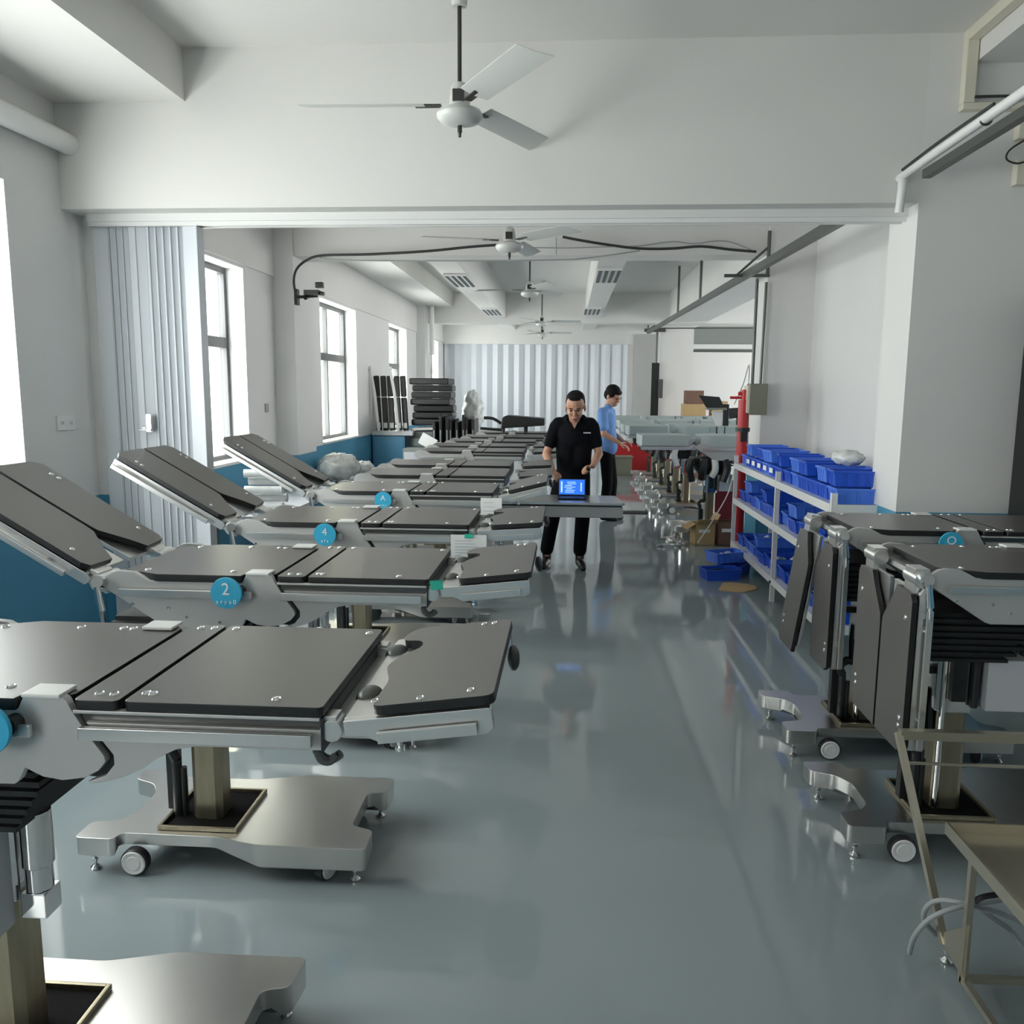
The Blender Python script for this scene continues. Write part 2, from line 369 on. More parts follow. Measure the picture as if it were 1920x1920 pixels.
# ------------------------------------------------------------------ operating tables
def arc(cx, cz, r, a0, a1, n): return [(cx+r*math.cos(R(a0+(a1-a0)*k/n)), cz+r*math.sin(R(a0+(a1-a0)*k/n))) for k in range(n+1)]
BASE_OUT = [(-.41, -.195), (-.395, -.21), (-.285, -.21), (-.27, -.195), (-.26, -.168), (.07, -.168), (.24, -.208), (.60, -.21), (.622, -.19), (.62, -.10), (.605, -.07), (.535, -.05),
            (.535, .19), (.58, .205), (.61, .225), (.615, .30), (.59, .325), (.25, .32), (.07, .27), (-.26, .27), (-.27, .31), (-.29, .325), (-.41, .325), (-.43, .31), (-.42, .235), (-.33, .20), (-.29, .16), (-.285, -.03), (-.31, -.075), (-.395, -.10)]
def rounded(P, r, k=3):
    out = []; n = len(P)
    for i in range(n):
        a, b, c = Vector(P[i-1]), Vector(P[i]), Vector(P[(i+1) % n]); d0 = (a-b); d1 = (c-b)
        q = min(r, d0.length*.45, d1.length*.45); p0 = b+d0.normalized()*q; p1 = b+d1.normalized()*q
        for j in range(k+1):
            t = j/k; out.append(tuple((1-t)**2*p0+2*t*(1-t)*b+t*t*p1))
    return out
BASE_OUT = [(-.41, -.21), (-.27, -.21), (-.26, -.168), (.07, -.168), (.24, -.208), (.622, -.21), (.62, -.08), (.535, -.05), (.535, .19), (.605, .205), (.615, .325), (.25, .32), (.07, .27), (-.26, .27), (-.27, .325), (-.43, .325), (-.42, .235), (-.33, .20), (-.285, .13), (-.285, -.03), (-.32, -.08), (-.41, -.10)]
def base_mesh():
    OUT = rounded(BASE_OUT, .022); mb = MB(); Z = 0.142; n = len(OUT)
    def zb(x, y):   # lower edge of the folded steel skirt
        if y < -.12 or y > .2:
            if x < -.27: return .075
            if x < .10: return .10
            if x < .26: return .10-.045*(x-.10)/.16
            return .062
        return .085
    vs = [(x, y, Z) for x, y in OUT]+[(x, y, zb(x, y)) for x, y in OUT]
    mb.add(vs, [tuple(range(n)), tuple(range(2*n-1, n-1, -1))]+[(i, (i+1) % n, n+(i+1) % n, n+i) for i in range(n)])
    return mb
def wheel_mb():
    T = Matrix.Rotation(PI/2, 4, 'X')
    return MB().lathe([(0.0, -.018), (.045, -.018), (.049, -.013), (.049, .013), (.045, .018), (0, .018)], 24, T)
def disc_mb(): return MB().lathe([(0.0, .001), (.024, .003), (.026, .0), (.040, .003), (.0445, -.002)], 24, Matrix.Rotation(PI/2, 4, 'X'))
def foot_mb(): return MB().lathe([(.0, 0), (.017, 0), (.018, .008), (.009, .016), (.006, .02), (.006, .03), (.010, .034), (.010, .042), (.005, .046), (.005, .09)], 14)
def well_mb():
    mb = MB(); o = (-.145, .145, -.14, .165); i = (-.133, .133, -.128, .153); z0, z1 = .143, .158
    mb.box(o[0], i[0], o[2], o[3], z0, z1).box(i[1], o[1], o[2], o[3], z0, z1).box(i[0], i[1], o[2], i[2], z0, z1).box(i[0], i[1], i[3], o[3], z0, z1); return mb
def column_mb(h): return MB().prism([(-.055, -.035), (-.035, -.055), (.035, -.055), (.055, -.035), (.055, .035), (.035, .055), (-.035, .055), (-.055, .035)], .14, h, 'z')
def sleeve_mb(z0, z1): return MB().prism([(-.072, -.05), (-.05, -.072), (.05, -.072), (.072, -.05), (.072, .05), (.05, .072), (-.05, .072), (-.072, .05)], z0, z1, 'z')
def bellows_mb(n=7, z0=.745, z1=.935):
    mb = MB(); dz = (z1-z0)/n
    for k in range(n):
        t = k/(n-1); a = .15+.11*min(1, t*1.3); b = .13+.07*t; z = z0+k*dz
        for (s, q0, q1) in ((1.0, 0, .45), (.88, .45, 1.0)):
            mb.box(-min(.232, a*s), a*s*.9, -b*s, b*s, z+dz*q0, z+dz*q1)
    return mb
HIP = [(-.215, 1.072), (-.205, 1.092), (-.185, 1.105), (-.16, 1.110), (-.11, 1.106), (-.06, 1.080), (.25, 1.080), (.262, 1.104), (.272, 1.110), (.335, 1.110), (.348, 1.100),
       (.355, 1.085), (.388, 1.030), (.418, .988), (.420, .976), (.405, .957), (.375, .941), (.33, .934), (.29, .940), (.255, .957), (.24, .93), (.23, .922), (.0, .920), (-.02, .926), (-.215, 1.052)]
SEAT = [(.382, 1.054), (.85, 1.054), (.85, 1.013), (.60, 1.012), (.56, 1.004), (.52, .984), (.49, .962), (.45, .943), (.41, .931), (.385, .927), (.378, .931), (.415, .945), (.434, .968), (.434, .988), (.400, 1.034)]
GAP_SHADE = [(.335, 1.070), (.375, 1.070), (.445, .985), (.44, .955), (.40, .936), (.30, .945)]
def rr(x0, x1, y0, y1, r=.012, n=3):
    p = []
    for cx, cy, a in ((x1-r, y1-r, 0), (x0+r, y1-r, 90), (x0+r, y0+r, 180), (x1-r, y0+r, 270)):
        p += [(cx+r*math.cos(R(a+90*k/n)), cy+r*math.sin(R(a+90*k/n))) for k in range(n+1)]
    return p
def pad_obj(key, pts, z0, z1, parent, topmat='pad', loc=(0, 0, 0), rot=(0, 0, 0)):
    """two material pad: satin top, black edge"""
    k2 = key+topmat
    if topmat == 'greenpad': z1 += .10
    if k2 not in CACHE:
        mb = MB().prism(pts, z0, z1, 'z'); me = mb.mesh('pad', bevel=0.002, seg=2)
        me.materials.append(M[topmat]); me.materials.append(M['pad_edge'] if topmat == 'pad' else M[topmat])
        for p in me.polygons: p.material_index = 0 if p.normal.z > 0.5 else 1
        CACHE[k2] = me
    return obj('pad', None, None, parent, loc, rot, key=k2)
def bolts_mb(pts, z, r=.011):
    mb = MB()
    for x, y in pts: mb.lathe([(0, .004), (r*.5, .004), (r*.55, .001), (r*.8, .003), (r, 0)], 12, Matrix.Translation((x, y, z)))
    return mb
def rail_mb(x0, x1, z0, z1, y=-.285, t=.010):
    mb = MB().box(x0, x1, y-t/2, y+t/2, z0, z1); L = x1-x0
    for q in (.12, .85): mb.cyl((x0+L*q, y+t/2, (z0+z1)/2), (x0+L*q, y+.045, (z0+z1)/2), .006)
    return mb
def op_table(name, label, col, y, dz=0.0, leg=None, leg2=None, head=6, badge=None, simple=False, cover='near', topmat='pad', group='operating tables', head_len=True, bottom=True):
    t = thing(name, label, 'operating table', (col, y, 0), 0, group)
    if bottom:
        b = obj('base', base_mesh, 'steel', t, key='base', bevel=0.003, seg=2)
        obj('well_frame', well_mb, 'brass', b, key='well', bevel=0.002)
        obj('well_pit', lambda: B(-.132, .132, -.127, .152, .1422, .1450), 'pit', b, key='pit')  # flat sheet coloured as the dark of an open pit
        for (x, yy) in ((-.205, -.185), (.47, -.16), (-.205, .27), (.47, .27)):
            wv = obj('wheel', wheel_mb, 'rubber', b, (x, yy, .0495), key='wheel')
            wv.rotation_euler = (0, 0, 0 if x < 0 else R(70))
            wd = obj('hub_disc', disc_mb, 'white', b, (x, yy, .0495), key='hubdisc')
            wd.rotation_euler = wv.rotation_euler; off = Vector((0, -.019, 0)); off.rotate(Euler(wv.rotation_euler)); wd.location = Vector((x, yy, .0495))+off
        for (x, yy) in ((-.365, -.165), (.575, -.165), (-.37, .275), (.565, .275)):
            obj('levelling_foot', foot_mb, 'chrome', b, (x, yy, 0), key='foot')
        obj('column', lambda: column_mb(.78+dz), 'brass', t, key='col%.2f' % dz)
        s = obj('column_sleeve', lambda: sleeve_mb(.53+dz, .78+dz), 'chrome', t, key='sleeve%.2f' % dz, bevel=.004)
        obj('hose_pipe', lambda: MB().cyl((-.115, -.03, .145), (-.115, -.03, .36), .018).cyl((-.09, -.03, .145), (-.09, -.03, .33), .012).tube([(-.115, -.03, .36), (-.13, -.03, .40), (-.10, -.03, .43), (-.07, -.02, .43), (-.065, 0, .52), (-.06, 0, .60)], .02), 'black', t, key='hose')
        if cover == 'near':
            obj('motor_cover', lambda: B(-.07, .075, -.135, -.072, .49+dz, .74+dz), 'cover', t, key='mcn%.2f' % dz, bevel=.006)
            obj('lift_motor', lambda: MB().cyl((.115, -.04, .62), (.115, -.04, .75), .035).cyl((.115, -.04, .56), (.115, -.04, .62), .030).box(.085, .145, -.07, -.01, .50, .56), 'chrome', t, key='mot', bevel=.003)
        else:
            obj('motor_cover', lambda: B(.085, .235, -.10, .04, .55+dz, .745+dz), 'cover', t, key='mcs%.2f' % dz, bevel=.006)
            obj('lift_motor', lambda: MB().box(-.03, .02, -.09, -.06, .58, .74).cyl((.05, -.085, .56), (.05, -.085, .74), .014), 'black', t, key='mot2')
            if not simple: obj('guide_rod', lambda: MB().cyl((-.05, -.066, .15), (-.05, -.066, .74), .011), 'chrome', t, key='grod')
        if not simple: obj('leg_post', lambda: MB().box(-.16, -.12, -.02, .02, .16, .75).box(-.12, -.06, -.015, .015, .66, .69), 'black', t, key='lp')
    up = obj('bellows', bellows_mb, 'rubber', t, (0, 0, dz), key='bellows')
    # hip section
    def hipm():
        mb = MB().prism(HIP, -.255, -.235).prism(HIP, .235, .255)
        mb.prism([(-.19, 1.06), (.33, 1.06), (.33, 1.0), (.20, .935), (.0, .93), (-.19, 1.04)], -.235, .235); return mb
    hip = obj('hip_section', hipm, 'plate', t, (0, 0, dz), key='hip', bevel=.0022)
    obj('joint_core', lambda: MB().prism(GAP_SHADE, -.2385, .2385), 'rubber', hip, key='core')  # black filler added to put shade into the hinge gap
    pad_obj('hippad', [(-.03, -.262), (.248, -.262), (.252, -.235), (.345, -.235), (.352, -.225), (.352, .225), (.345, .235), (.252, .235), (.248, .262), (-.03, .262), (-.11, .225), (-.165, .20), (-.165, -.20), (-.11, -.225)], 1.078, 1.103, hip, topmat)
    obj('side_rail', lambda: rail_mb(-.155, .285, 1.030, 1.054, y=-.272), 'rail', hip, key='hiprail', bevel=.0015)
    obj('side_rail', lambda: rail_mb(-.155, .285, 1.030, 1.052, y=.285), 'rail', hip, key='hiprail2', bevel=.0015)
    for s in (-1, 1): obj('hinge_cap', lambda: MB().box(.262, .340, -.031, .031, 1.104, 1.1125), 'white', hip, (0, s*.231, 0), key='hcap', bevel=.003)
    if not simple: obj('bolt', lambda: bolts_mb([(.20, -.20), (.235, .215), (-.09, .20), (-.09, -.2), (.21, .215), (.10, .215)], 1.103), 'chrome', hip, key='hbolt')['kind'] = 'stuff'
    if not simple: obj('plate_bolt', lambda: bolts_mb([(x, z) for x, z in ((.0, .99), (.06, .96), (.17, .945), (-.12, 1.0))], 0, .006), 'chrome', hip, (0, -.255, 0), (PI/2, 0, 0), key='pbolt')['kind'] = 'stuff'
    # back section
    def seatm():
        mb = MB().prism(SEAT, -.250, -.235).prism(SEAT, .235, .250).box(.365, .85, -.262, -.245, 1.076, 1.083).box(.365, .85, .245, .262, 1.076, 1.083)
        mb.box(.37, .845, -.235, .235, 1.035, 1.075); return mb
    seat = obj('back_section', seatm, 'plate', t, (0, 0, dz), key='seat', bevel=.0015)
    obj('recess', lambda: MB().box(.372, .848, -.244, -.236, 1.053, 1.077), 'recess', seat, key='recess')  # strip carries the painted dark behind the rail
    obj('end_strip', lambda: MB().box(.8505, .854, -.258, .258, 1.012, 1.08), 'rubber', seat, key='estrip')
    pad_obj('pad1', rr(.366, .455, -.262, .262), 1.084, 1.104, seat, topmat)
    pad_obj('pad2', rr(.466, .856, -.262, .262), 1.084, 1.104, seat, topmat)
    obj('side_rail', lambda: rail_mb(.378, .835, 1.026, 1.051, y=-.266, t=.012), 'rail', seat, key='seatrail', bevel=.0015)
    obj('side_rail', lambda: rail_mb(.378, .835, 1.026, 1.051, y=.266, t=.012), 'rail', seat, key='seatrail2', bevel=.0015)
    if not simple:
        obj('bolt', lambda: bolts_mb([(.400, -.225), (.430, -.225), (.490, -.215), (.505, -.218), (.755, -.225), (.400, .232), (.435, .232), (.49, .232), (.83, .225)], 1.104, .010), 'chrome', seat, key='sbolt')['kind'] = 'stuff'
        obj('clamp_hook', lambda: MB().tube([(.835, -.24, 1.01), (.845, -.24, .99), (.86, -.235, .985), (.87, -.23, .995)], .008).tube([(.835, -.2, 1.01), (.83, -.2, .985), (.85, -.2, .972), (.872, -.2, .985)], .009), 'conduit', seat, key='hook')
        obj('hinge_block', lambda: MB().box(.85, .878, -.245, -.205, 1.035, 1.08).cyl((.868, -.25, 1.052), (.868, -.20, 1.052), .022).box(.85, .878, .205, .245, 1.035, 1.08).cyl((.868, .25, 1.052), (.868, .20, 1.052), .022).box(.854, .884, -.2, .2, 1.045, 1.055), 'rail', seat, key='hblock', bevel=.002)
    # head section
    if head is not None:
        hm = lambda: MB().box(.018, .30, -.245, .245, -.005, .006).prism([(.02, .006), (.30, .006), (.305, 0), (.305, -.036), (.29, -.046), (.09, -.046), (.055, -.028), (.02, -.026)], -.262, -.245).prism([(.02, .006), (.30, .006), (.305, 0), (.305, -.036), (.29, -.046), (.09, -.046), (.055, -.028), (.02, -.026)], .245, .262)
        hd = obj('head_section', hm, 'rail', t, (.875, 0, 1.070+dz), (0, -R(head), 0), key='head', bevel=.003)
        hp = rounded([(.078, -.262), (.312, -.262), (.312, .262), (.075, .262), (.052, .20), (.060, .16), (.105, .15), (.115, .10), (.075, .045), (.055, -.02), (.070, -.07), (.082, -.12)], .022)
        pad_obj('headpad', hp, .010, .030, hd, topmat)
        obj('side_rail', lambda: rail_mb(.085, .275, -.040, -.018, y=-.272), 'rail', hd, key='headrail', bevel=.0015)
        if not simple:
            obj('bolt', lambda: bolts_mb([(.08, -.235), (.17, -.242), (.265, -.225), (.27, .235), (.245, .235)], .030, .008), 'chrome', hd, key='hdbolt')['kind'] = 'stuff'
            for q in (.16, -.12): obj('joint_ball', lambda: MB().ball((.038, 0, .0), (.028, .038, .02)), 'conduit', hd, (0, q, 0), key='jball')
            obj('release_knob', lambda: MB().cyl((.12, -.25, -.06), (.12, -.25, -.035), .006).cyl((.12, -.25, -.066), (.12, -.25, -.058), .010), 'chrome', hd, key='rknob')
            obj('end_knob', lambda: MB().ball((.318, .12, -.025), (.014, .045, .028)), 'black', hd, key='eknob')
    # leg section: two boards
    if leg is not None:
        for s, ang in ((-1, leg), (1, leg if leg2 is None else leg2)):
            def legm(s=s):
                mb = MB().box(-.60, -.045, min(s*.02, s*.245), max(s*.02, s*.245), -.012, .004)
                mb.prism([(-.61, .008), (-.05, .008), (-.03, -.005), (-.035, -.03), (-.61, -.03)], min(s*.245, s*.258), max(s*.245, s*.258))
                mb.box(-.06, .035, min(s*.15, s*.235), max(s*.15, s*.235), -.03, .02); mb.cyl((0, s*.14, -.004), (0, s*.25, -.004), .03)
                return mb
            lg = obj('leg_board', legm, 'rail', t, (-.235, 0, 1.068+dz), (0, R(ang), 0), key='leg%d' % s, bevel=.002)
            lp = [(-.625, s*.008), (-.625, s*.220), (-.598, s*.262), (-.075, s*.262), (-.05, s*.245), (-.045, s*.12), (-.10, s*.085), (-.19, s*.012), (-.22, s*.008)]
            if s > 0: lp = lp[::-1]
            pad_obj('legpad%d' % s, lp, .014, .034, lg, topmat)
            obj('side_rail', lambda s=s: MB().box(-.60, -.10, min(s*.272, s*.284), max(s*.272, s*.284), -.032, -.012).cyl((-.5, s*.258, -.022), (-.5, s*.272, -.022), .006).cyl((-.18, s*.258, -.022), (-.18, s*.272, -.022), .006), 'rail', lg, key='legrail%d' % s, bevel=.0015)
            if not simple: obj('bolt', lambda s=s: bolts_mb([(-.53, s*.22), (-.14, s*.215), (-.50, s*.225)], .034, .009), 'chrome', lg, key='lbolt%d' % s)['kind'] = 'stuff'
        if not simple: obj('clamp_lever', lambda: MB().cyl((-.225, -.275, 1.075), (-.225, -.235, 1.06), .02).cyl((-.225, -.278, 1.06), (-.215, -.278, .98), .010, .014).cyl((-.215, -.278, .98), (-.213, -.276, .93), .009), 'chrome', t, (0, 0, dz), key='lever')
    # number badge
    if badge:
        bd = obj('number_badge', lambda: MB().lathe([(0, 0), (.050, 0), (.051, .006), (.050, .010), (0, .010)], 36, Matrix.Rotation(PI/2, 4, 'X')), 'cyan', t, (.215, -.296, 1.055+dz), key='badge')
        text('digit', badge[0], badge[2], 'ink', bd, (0, -.0108, .012), (PI/2, 0, 0))
        text('small_print', badge[1], .020, 'ink', bd, (0, -.0108, -.028), (PI/2, 0, 0))
        obj('knob', lambda: MB().cyl((0, .0, 0), (0, .035, 0), .018), 'black', bd, (.03, .012, -.002), key='bknob')
    return t

COLX = -1.29
op_table('operating_table', 'nearest grey-black operating table, cut off by the left edge', COLX-.02, 1.735, leg=30, head=7.5, badge=('1', 'a r a q', .05))
op_table('operating_table', 'operating table with cyan badge 2 and a green sticker at its head hinge', COLX, 2.815, leg=31, head=6.5, badge=('2', 'a r y a 0', .055))
op_table('operating_table', 'operating table with cyan badge 4, raised leg boards in front of the folding door', COLX, 3.90, leg=30, head=4, badge=('4', 'a f a', .048))
op_table('operating_table', 'operating table with cyan badge A, raised leg boards in front of the window sill', COLX, 5.08, leg=30, head=14, badge=('A', 'u n a', .045))
RC = 1.45
op_table('operating_table', 'nearest right-hand operating table with leg boards hanging straight down', RC, 3.11, leg=-90, head=6, cover='side', group='right-hand tables with hanging leg boards')
op_table('operating_table', 'right-hand operating table with cyan badge and splayed hanging leg boards', RC, 3.97, leg=-90, leg2=-82, head=6, cover='side', badge=('Q', 'n', .05), group='right-hand tables with hanging leg boards')
desc = ['just behind the table with badge A', 'second behind the table with badge A', 'third behind the table with badge A', 'fourth behind the table with badge A', 'fifth behind the table with badge A', 'sixth behind the table with badge A', 'farthest of the left row']
for k, (y, dx) in enumerate(((6.03, 0), (6.83, -.02), (8.35, .0), (9.15, -.02), (10.0, .05), (10.9, .12), (12.0, .2))):
    op_table('operating_table', 'flat operating table without leg boards, '+desc[k], COLX+dx, y, head=3, simple=True, group='flat tables of the left row')
rd = ['nearest of the pale-covered right row, beside the man in blue', 'second of the pale-covered right row', 'third of the pale-covered right row', 'fourth of the pale-covered right row', 'fifth of the pale-covered right row', 'farthest of the pale-covered right row']
for k, y in enumerate((9.85, 11.85, 12.95, 14.05, 15.15, 16.3)):
    op_table('operating_table', 'table with pale grey-green pads, '+rd[k], 1.68, y, leg=0, head=4, simple=True, cover='side', topmat='greenpad', group='pale-covered tables of the right row', dz=.02*(k % 2))
# dark padded chair-like section on the last table
t = thing('head_rest', 'raised dark grey head rest with two arms on the farthest left table', 'head rest', (-.95, 12.0, 1.105))
obj('pad', MB().prism([(0, .05), (.02, .21), (.08, .24), (.62, .20), (.62, .10), (.1, .06)], -.2, .2), 'pad_edge', t, bevel=.02)
obj('arm', MB().tube([(0, -.1, .12), (-.12, -.1, .19), (-.25, -.1, .2)], .022), 'rubber', t)
obj('arm', MB().tube([(.05, -.1, .03), (-.15, -.1, .04), (-.3, -.1, .05)], .02), 'rubber', t)
obj('bracket', MB().cyl((.03, -.1, 0), (.03, -.1, .15), .025).cyl((.35, 0, 0), (.35, 0, .12), .03), 'black', t)
# the lowered table with the laptop
t = thing('operating_table', 'lowered steel-topped operating table carrying the blue laptop', 'operating table', (-1.0, 7.46, 0), 0, 'lowered table')
t.location = (-1.15, 7.46, 0)
obj('column', column_mb(.6), 'brass', t); obj('base', base_mesh, 'steel', t, key='base')
obj('slab_frame', MB().box(.2, 1.64, -.25, .25, .60, .70).box(-.1, .25, -.2, .2, .58, .68), 'plate', t, bevel=.01)
tp = obj('slab_top', MB().prism([(.22, -.26), (1.63, -.26), (1.655, -.24), (1.60, .24), (1.57, .26), (.22, .26)], .712, .735, 'z'), 'rail', t, bevel=.004)
obj('seam_strip', MB().box(.98, 1.63, -.257, .24, .70, .712), 'black', t)

# laptop
lt = thing('laptop', 'small laptop with a bright blue screen on the lowered table', 'laptop', (.045, 7.42, .735))
obj('keyboard_base', MB().box(-.125, .125, -.06, .10, 0, .018), 'black', lt, bevel=.003)
sc = obj('screen', MB().box(-.125, .125, -.006, .006, 0, .155), 'black', lt, (0, .10, .018), (R(-10), 0, 0), bevel=.003)
obj('display', MB().box(-.115, .115, -.009, -.006, .012, .147), 'screen', sc)
ls = MB(); random.seed(3)
for k in range(7):
    z = .03+k*.015; x = -.06+random.uniform(-.01, .02); ls.box(x, x+random.uniform(.05, .11), -.0105, -.009, z, z+.006)
ls.box(-.1, -.085, -.0105, -.009, .03, .13).box(.078, .09, -.0105, -.009, .04, .12)
obj('screen_text', ls, 'screenlight', sc)

# papers and stickers
def sheet(name, label, loc, w_, h_, rot, lines=6, parent=None, mt='paper'):
    t = thing(name, label, 'paper', loc); t.rotation_euler = rot
    mb = MB(); n = 8
    vs = []; fs = []
    for i in range(n+1):
        for j in range(2): vs.append(((j-.5)*w_, -.004*math.sin(i/n*PI), -h_*i/n))
    for i in range(n): fs.append((2*i, 2*i+1, 2*i+3, 2*i+2))
    mb.add(vs, fs); mb.add([(x, y+.0012, z) for x, y, z in vs], [f[::-1] for f in fs]); obj('sheet', mb, mt, t)
    l = MB()
    for k in range(lines):
        z = -h_*(.2+.7*k/lines); l.box(-w_*.38, w_*(.1+.25*((k*7) % 3)/3), -.0062, -.0052, z, z+.0015)
    if lines: obj('writing', l, 'dink', t)
    return t
s1 = sheet('inspection_sheet', 'white record sheet with green clip on the head hinge of the table with badge 4', (-.432, 3.622, 1.062), .16, .135, (0, 0, 0), 7)
obj('clip', MB().box(-.018, .018, -.008, .0, -.014, .004), 'green', s1)
sheet('inspection_sheet', 'plain white record sheet hanging at the head hinge of the table with badge A', (-.44, 4.802, 1.075), .125, .14, (0, 0, 0), 4)
gs = obj('green_sticker', MB().box(-.02, .02, -.002, 0, -.03, .0), 'green', None, (-.405, 2.53, 1.107), (R(-25), 0, R(25)))
tag(gs, 'small green sticker on the hinge of the table with badge 2', 'sticker')
ck = obj('paper_scrap', MB().prism([(-.04, -.012), (.03, -.016), (.045, 0), (.03, .014), (-.035, .012)], 0, .004, 'z'), 'paper', None, at(908, 1152, Z=0.001))
tag(ck, 'small white paper scrap on the floor by the second table', 'paper')

# ------------------------------------------------------------------ ceiling fans
def fan(Y, X, z, r, ph, label):
    t = thing('ceiling_fan', label, 'ceiling fan', (X, Y, z), 0, 'ceiling fans')
    obj('motor_housing', lambda: MB().lathe([(0, -.045), (.05, -.042), (.095, -.028), (.112, -.008), (.114, .006), (.105, .022), (.075, .034), (.05, .042), (0, .044)], 32), 'fan', t, key='fmot')
    obj('finial', lambda: MB().lathe([(0, -.10), (.007, -.098), (.008, -.08), (.012, -.075), (.011, -.045)], 12), 'fan_dark', t, key='ffin')
    obj('rod', MB().cyl((0, 0, .13), (0, 0, CEIL-z-.03), .0105), 'fan_dark', t)
    obj('lower_cup', lambda: MB().lathe([(.052, .04), (.05, .09), (.042, .135), (.03, .15), (.012, .155), (.012, .15)], 20), 'fan', t, key='fcup')
    obj('capacitor', lambda: MB().box(-.028, .028, -.055, -.03, .055, .11), 'fan_dark', t, key='fcap')
    obj('canopy', MB().lathe([(.012, CEIL-z-.12), (.035, CEIL-z-.12), (.05, CEIL-z-.02), (.052, CEIL-z)], 20), 'fan', t)
    for k in range(3):
        def bl():
            n = 6; vs = []; top = []
            for i in range(n+1):
                q = i/n; x = .17+(r-.17)*q; w0 = -.072; w1 = .072+.012*q
                if i == n: xs = (x-.03, x+.015)
                else: xs = (x, x)
                tw = R(-13)
                for (xx, yy) in ((xs[0], w0), (xs[0]*.5+xs[1]*.5, 0), (xs[1], w1)):
                    vs.append((xx, yy*math.cos(tw), yy*math.sin(tw)+.012-(0.006 if yy == 0 else 0)+.0))
            m = len(vs); vs2 = [(a, b, c-.003) for a, b, c in vs]; fs = []
            for i in range(n):
                for j in range(2):
                    a = i*3+j; fs.append((a, a+1, a+4, a+3)); fs.append((m+a, m+a+3, m+a+4, m+a+1))
                fs.append((i*3, i*3+3, m+i*3+3, m+i*3)); fs.append((i*3+2, m+i*3+2, m+i*3+5, i*3+5))
            fs += [(0, m, m+1, 1), (1, m+1, m+2, 2), (n*3, n*3+1, m+n*3+1, m+n*3), (n*3+1, n*3+2, m+n*3+2, m+n*3+1)]
            return MB().add(vs+vs2, fs)
        b = obj('blade', bl, 'fan', t, (0, 0, .042), (0, 0, R(ph+120*k)), key='blade%.2f' % r)
        obj('blade_arm', lambda: MB().box(.09, .22, -.022, .022, .003, .009), 'fan_dark', b, key='barm')
fan(4.3, -.556, 3.03, .77, 61, 'nearest white three-blade ceiling fan in front of the wide beam')
fan(7.0, -.50, 2.853, .72, 76, 'white ceiling fan just beyond the wide beam')
h3 = at(993, 551, Y=10.9); fan(10.9, h3.x, h3.z, .70, 55, 'third ceiling fan, over the flat tables behind the cross beam')
h4 = at(1016, 608, Y=15.4); fan(15.4, h4.x, h4.z, .72, 5, 'fourth ceiling fan, on a long dark rod in front of the far beam')
h5 = at(1017, 628, Y=18.9); fan(18.9, h5.x, h5.z, .66, 125, 'farthest ceiling fan, seen against the accordion door beam')

# louvre lamps under the long beams
def louvre(px, py, z, w_, l_, label):
    p = at(px, py, Z=z)
    t = thing('louvre_lamp', label, 'ceiling lamp', (p.x, p.y, z), 0, 'louvre lamps under the beams')
    obj('housing', lambda: MB().box(-w_/2, w_/2, -l_/2, l_/2, -.03, .0), 'white', t, key='lh%.2f' % w_, bevel=.004)
    for k in range(4):
        x = -w_/2+w_*(k+.5)/4; obj('slot', lambda: MB().box(-w_/14, w_/14, -l_/2+.06, l_/2-.06, -.034, -.028), 'black', t, (x, 0, 0), key='ls%.2f' % w_)
louvre(864, 524, 3.14, .30, 1.2, 'louvred strip lamp under the left-centre long beam, nearer one')
louvre(923, 583, 3.14, .30, 1.2, 'louvred strip lamp under the left-centre long beam, farther one')
louvre(1140, 515, 3.14, .30, 1.2, 'louvred strip lamp under the right-centre long beam, nearer one')
louvre(1110, 582, 3.14, .30, 1.2, 'louvred strip lamp under the right-centre long beam, farther one')

# ------------------------------------------------------------------ pipes, rails, cables
o = obj('drain_pipe', MB().cyl((WALL_X+.075, -2, 3.05), (WALL_X+.075, 5.03, 3.13), .062, n=24), 'pvc'); tag(o, 'thick white pipe along the top of the window wall', 'pipe')
o = obj('drain_pipe', MB().cyl((WALL_X+.30, 17.0, 2.4), (WALL_X+.30, 17.0, CEIL), .05), 'pvc'); tag(o, 'white downpipe in front of the far window pillar', 'pipe')
rail = MB().box(-.03, .03, 0, 13.2, -.04, .03)
o = thing('cable_rail', 'long dark metal cable rail running along the right-hand pillars', 'rail', (1.84, 5.46, 2.80))
def bar(a, b, wx, wz):
    a, b = Vector(a), Vector(b); d = b-a; L = d.length; T = Matrix.Translation(a) @ d.to_track_quat('Y', 'Z').to_matrix().to_4x4()
    return MB().box(-wx, wx, 0, L, -wz, wz, T)
obj('rail_bar', bar((-.10, 0, .0), (-.18, 12.7, .13), .028, .032), 'conduit', o)
obj('hanger_rod', MB().cyl((-.12, 6.0, .1), (-.12, 6.0, CEIL-2.80), .018), 'conduit', o)
obj('hanger_rod', MB().cyl((-.13, 8.2, .1), (-.13, 8.2, CEIL-2.80), .018), 'conduit', o)
obj('hanger_rod', MB().cyl((-.18, 12.68, .1), (-.18, 12.68, .6), .018), 'conduit', o)
obj('bracket', MB().box(-.32, .12, 3.14, 3.17, .02, .05).add([], []).cyl((.10, 3.15, .04), (.10, 3.15, .46), .018).cyl((-.20, 3.15, .04), (.09, 3.15, .30), .012), 'conduit', o)
obj('cross_rod', MB().cyl((-.17, 11.4, .12), (3.5, 11.4, .14), .012), 'conduit', o)
o = thing('pipe_run', 'white pipe and dark cable rail crossing to the right of the nearest fan', 'pipe', (1.87, 5.0, 2.88))
obj('white_pipe', MB().tube([(.03, -4.0, .13), (.0, -2.0, .075), (-.03, -.12, .02), (-.035, -.03, -.01), (-.035, -.02, -.06), (-.035, .0, -.18)], .024, n=12, sub=3), 'pvc', o)
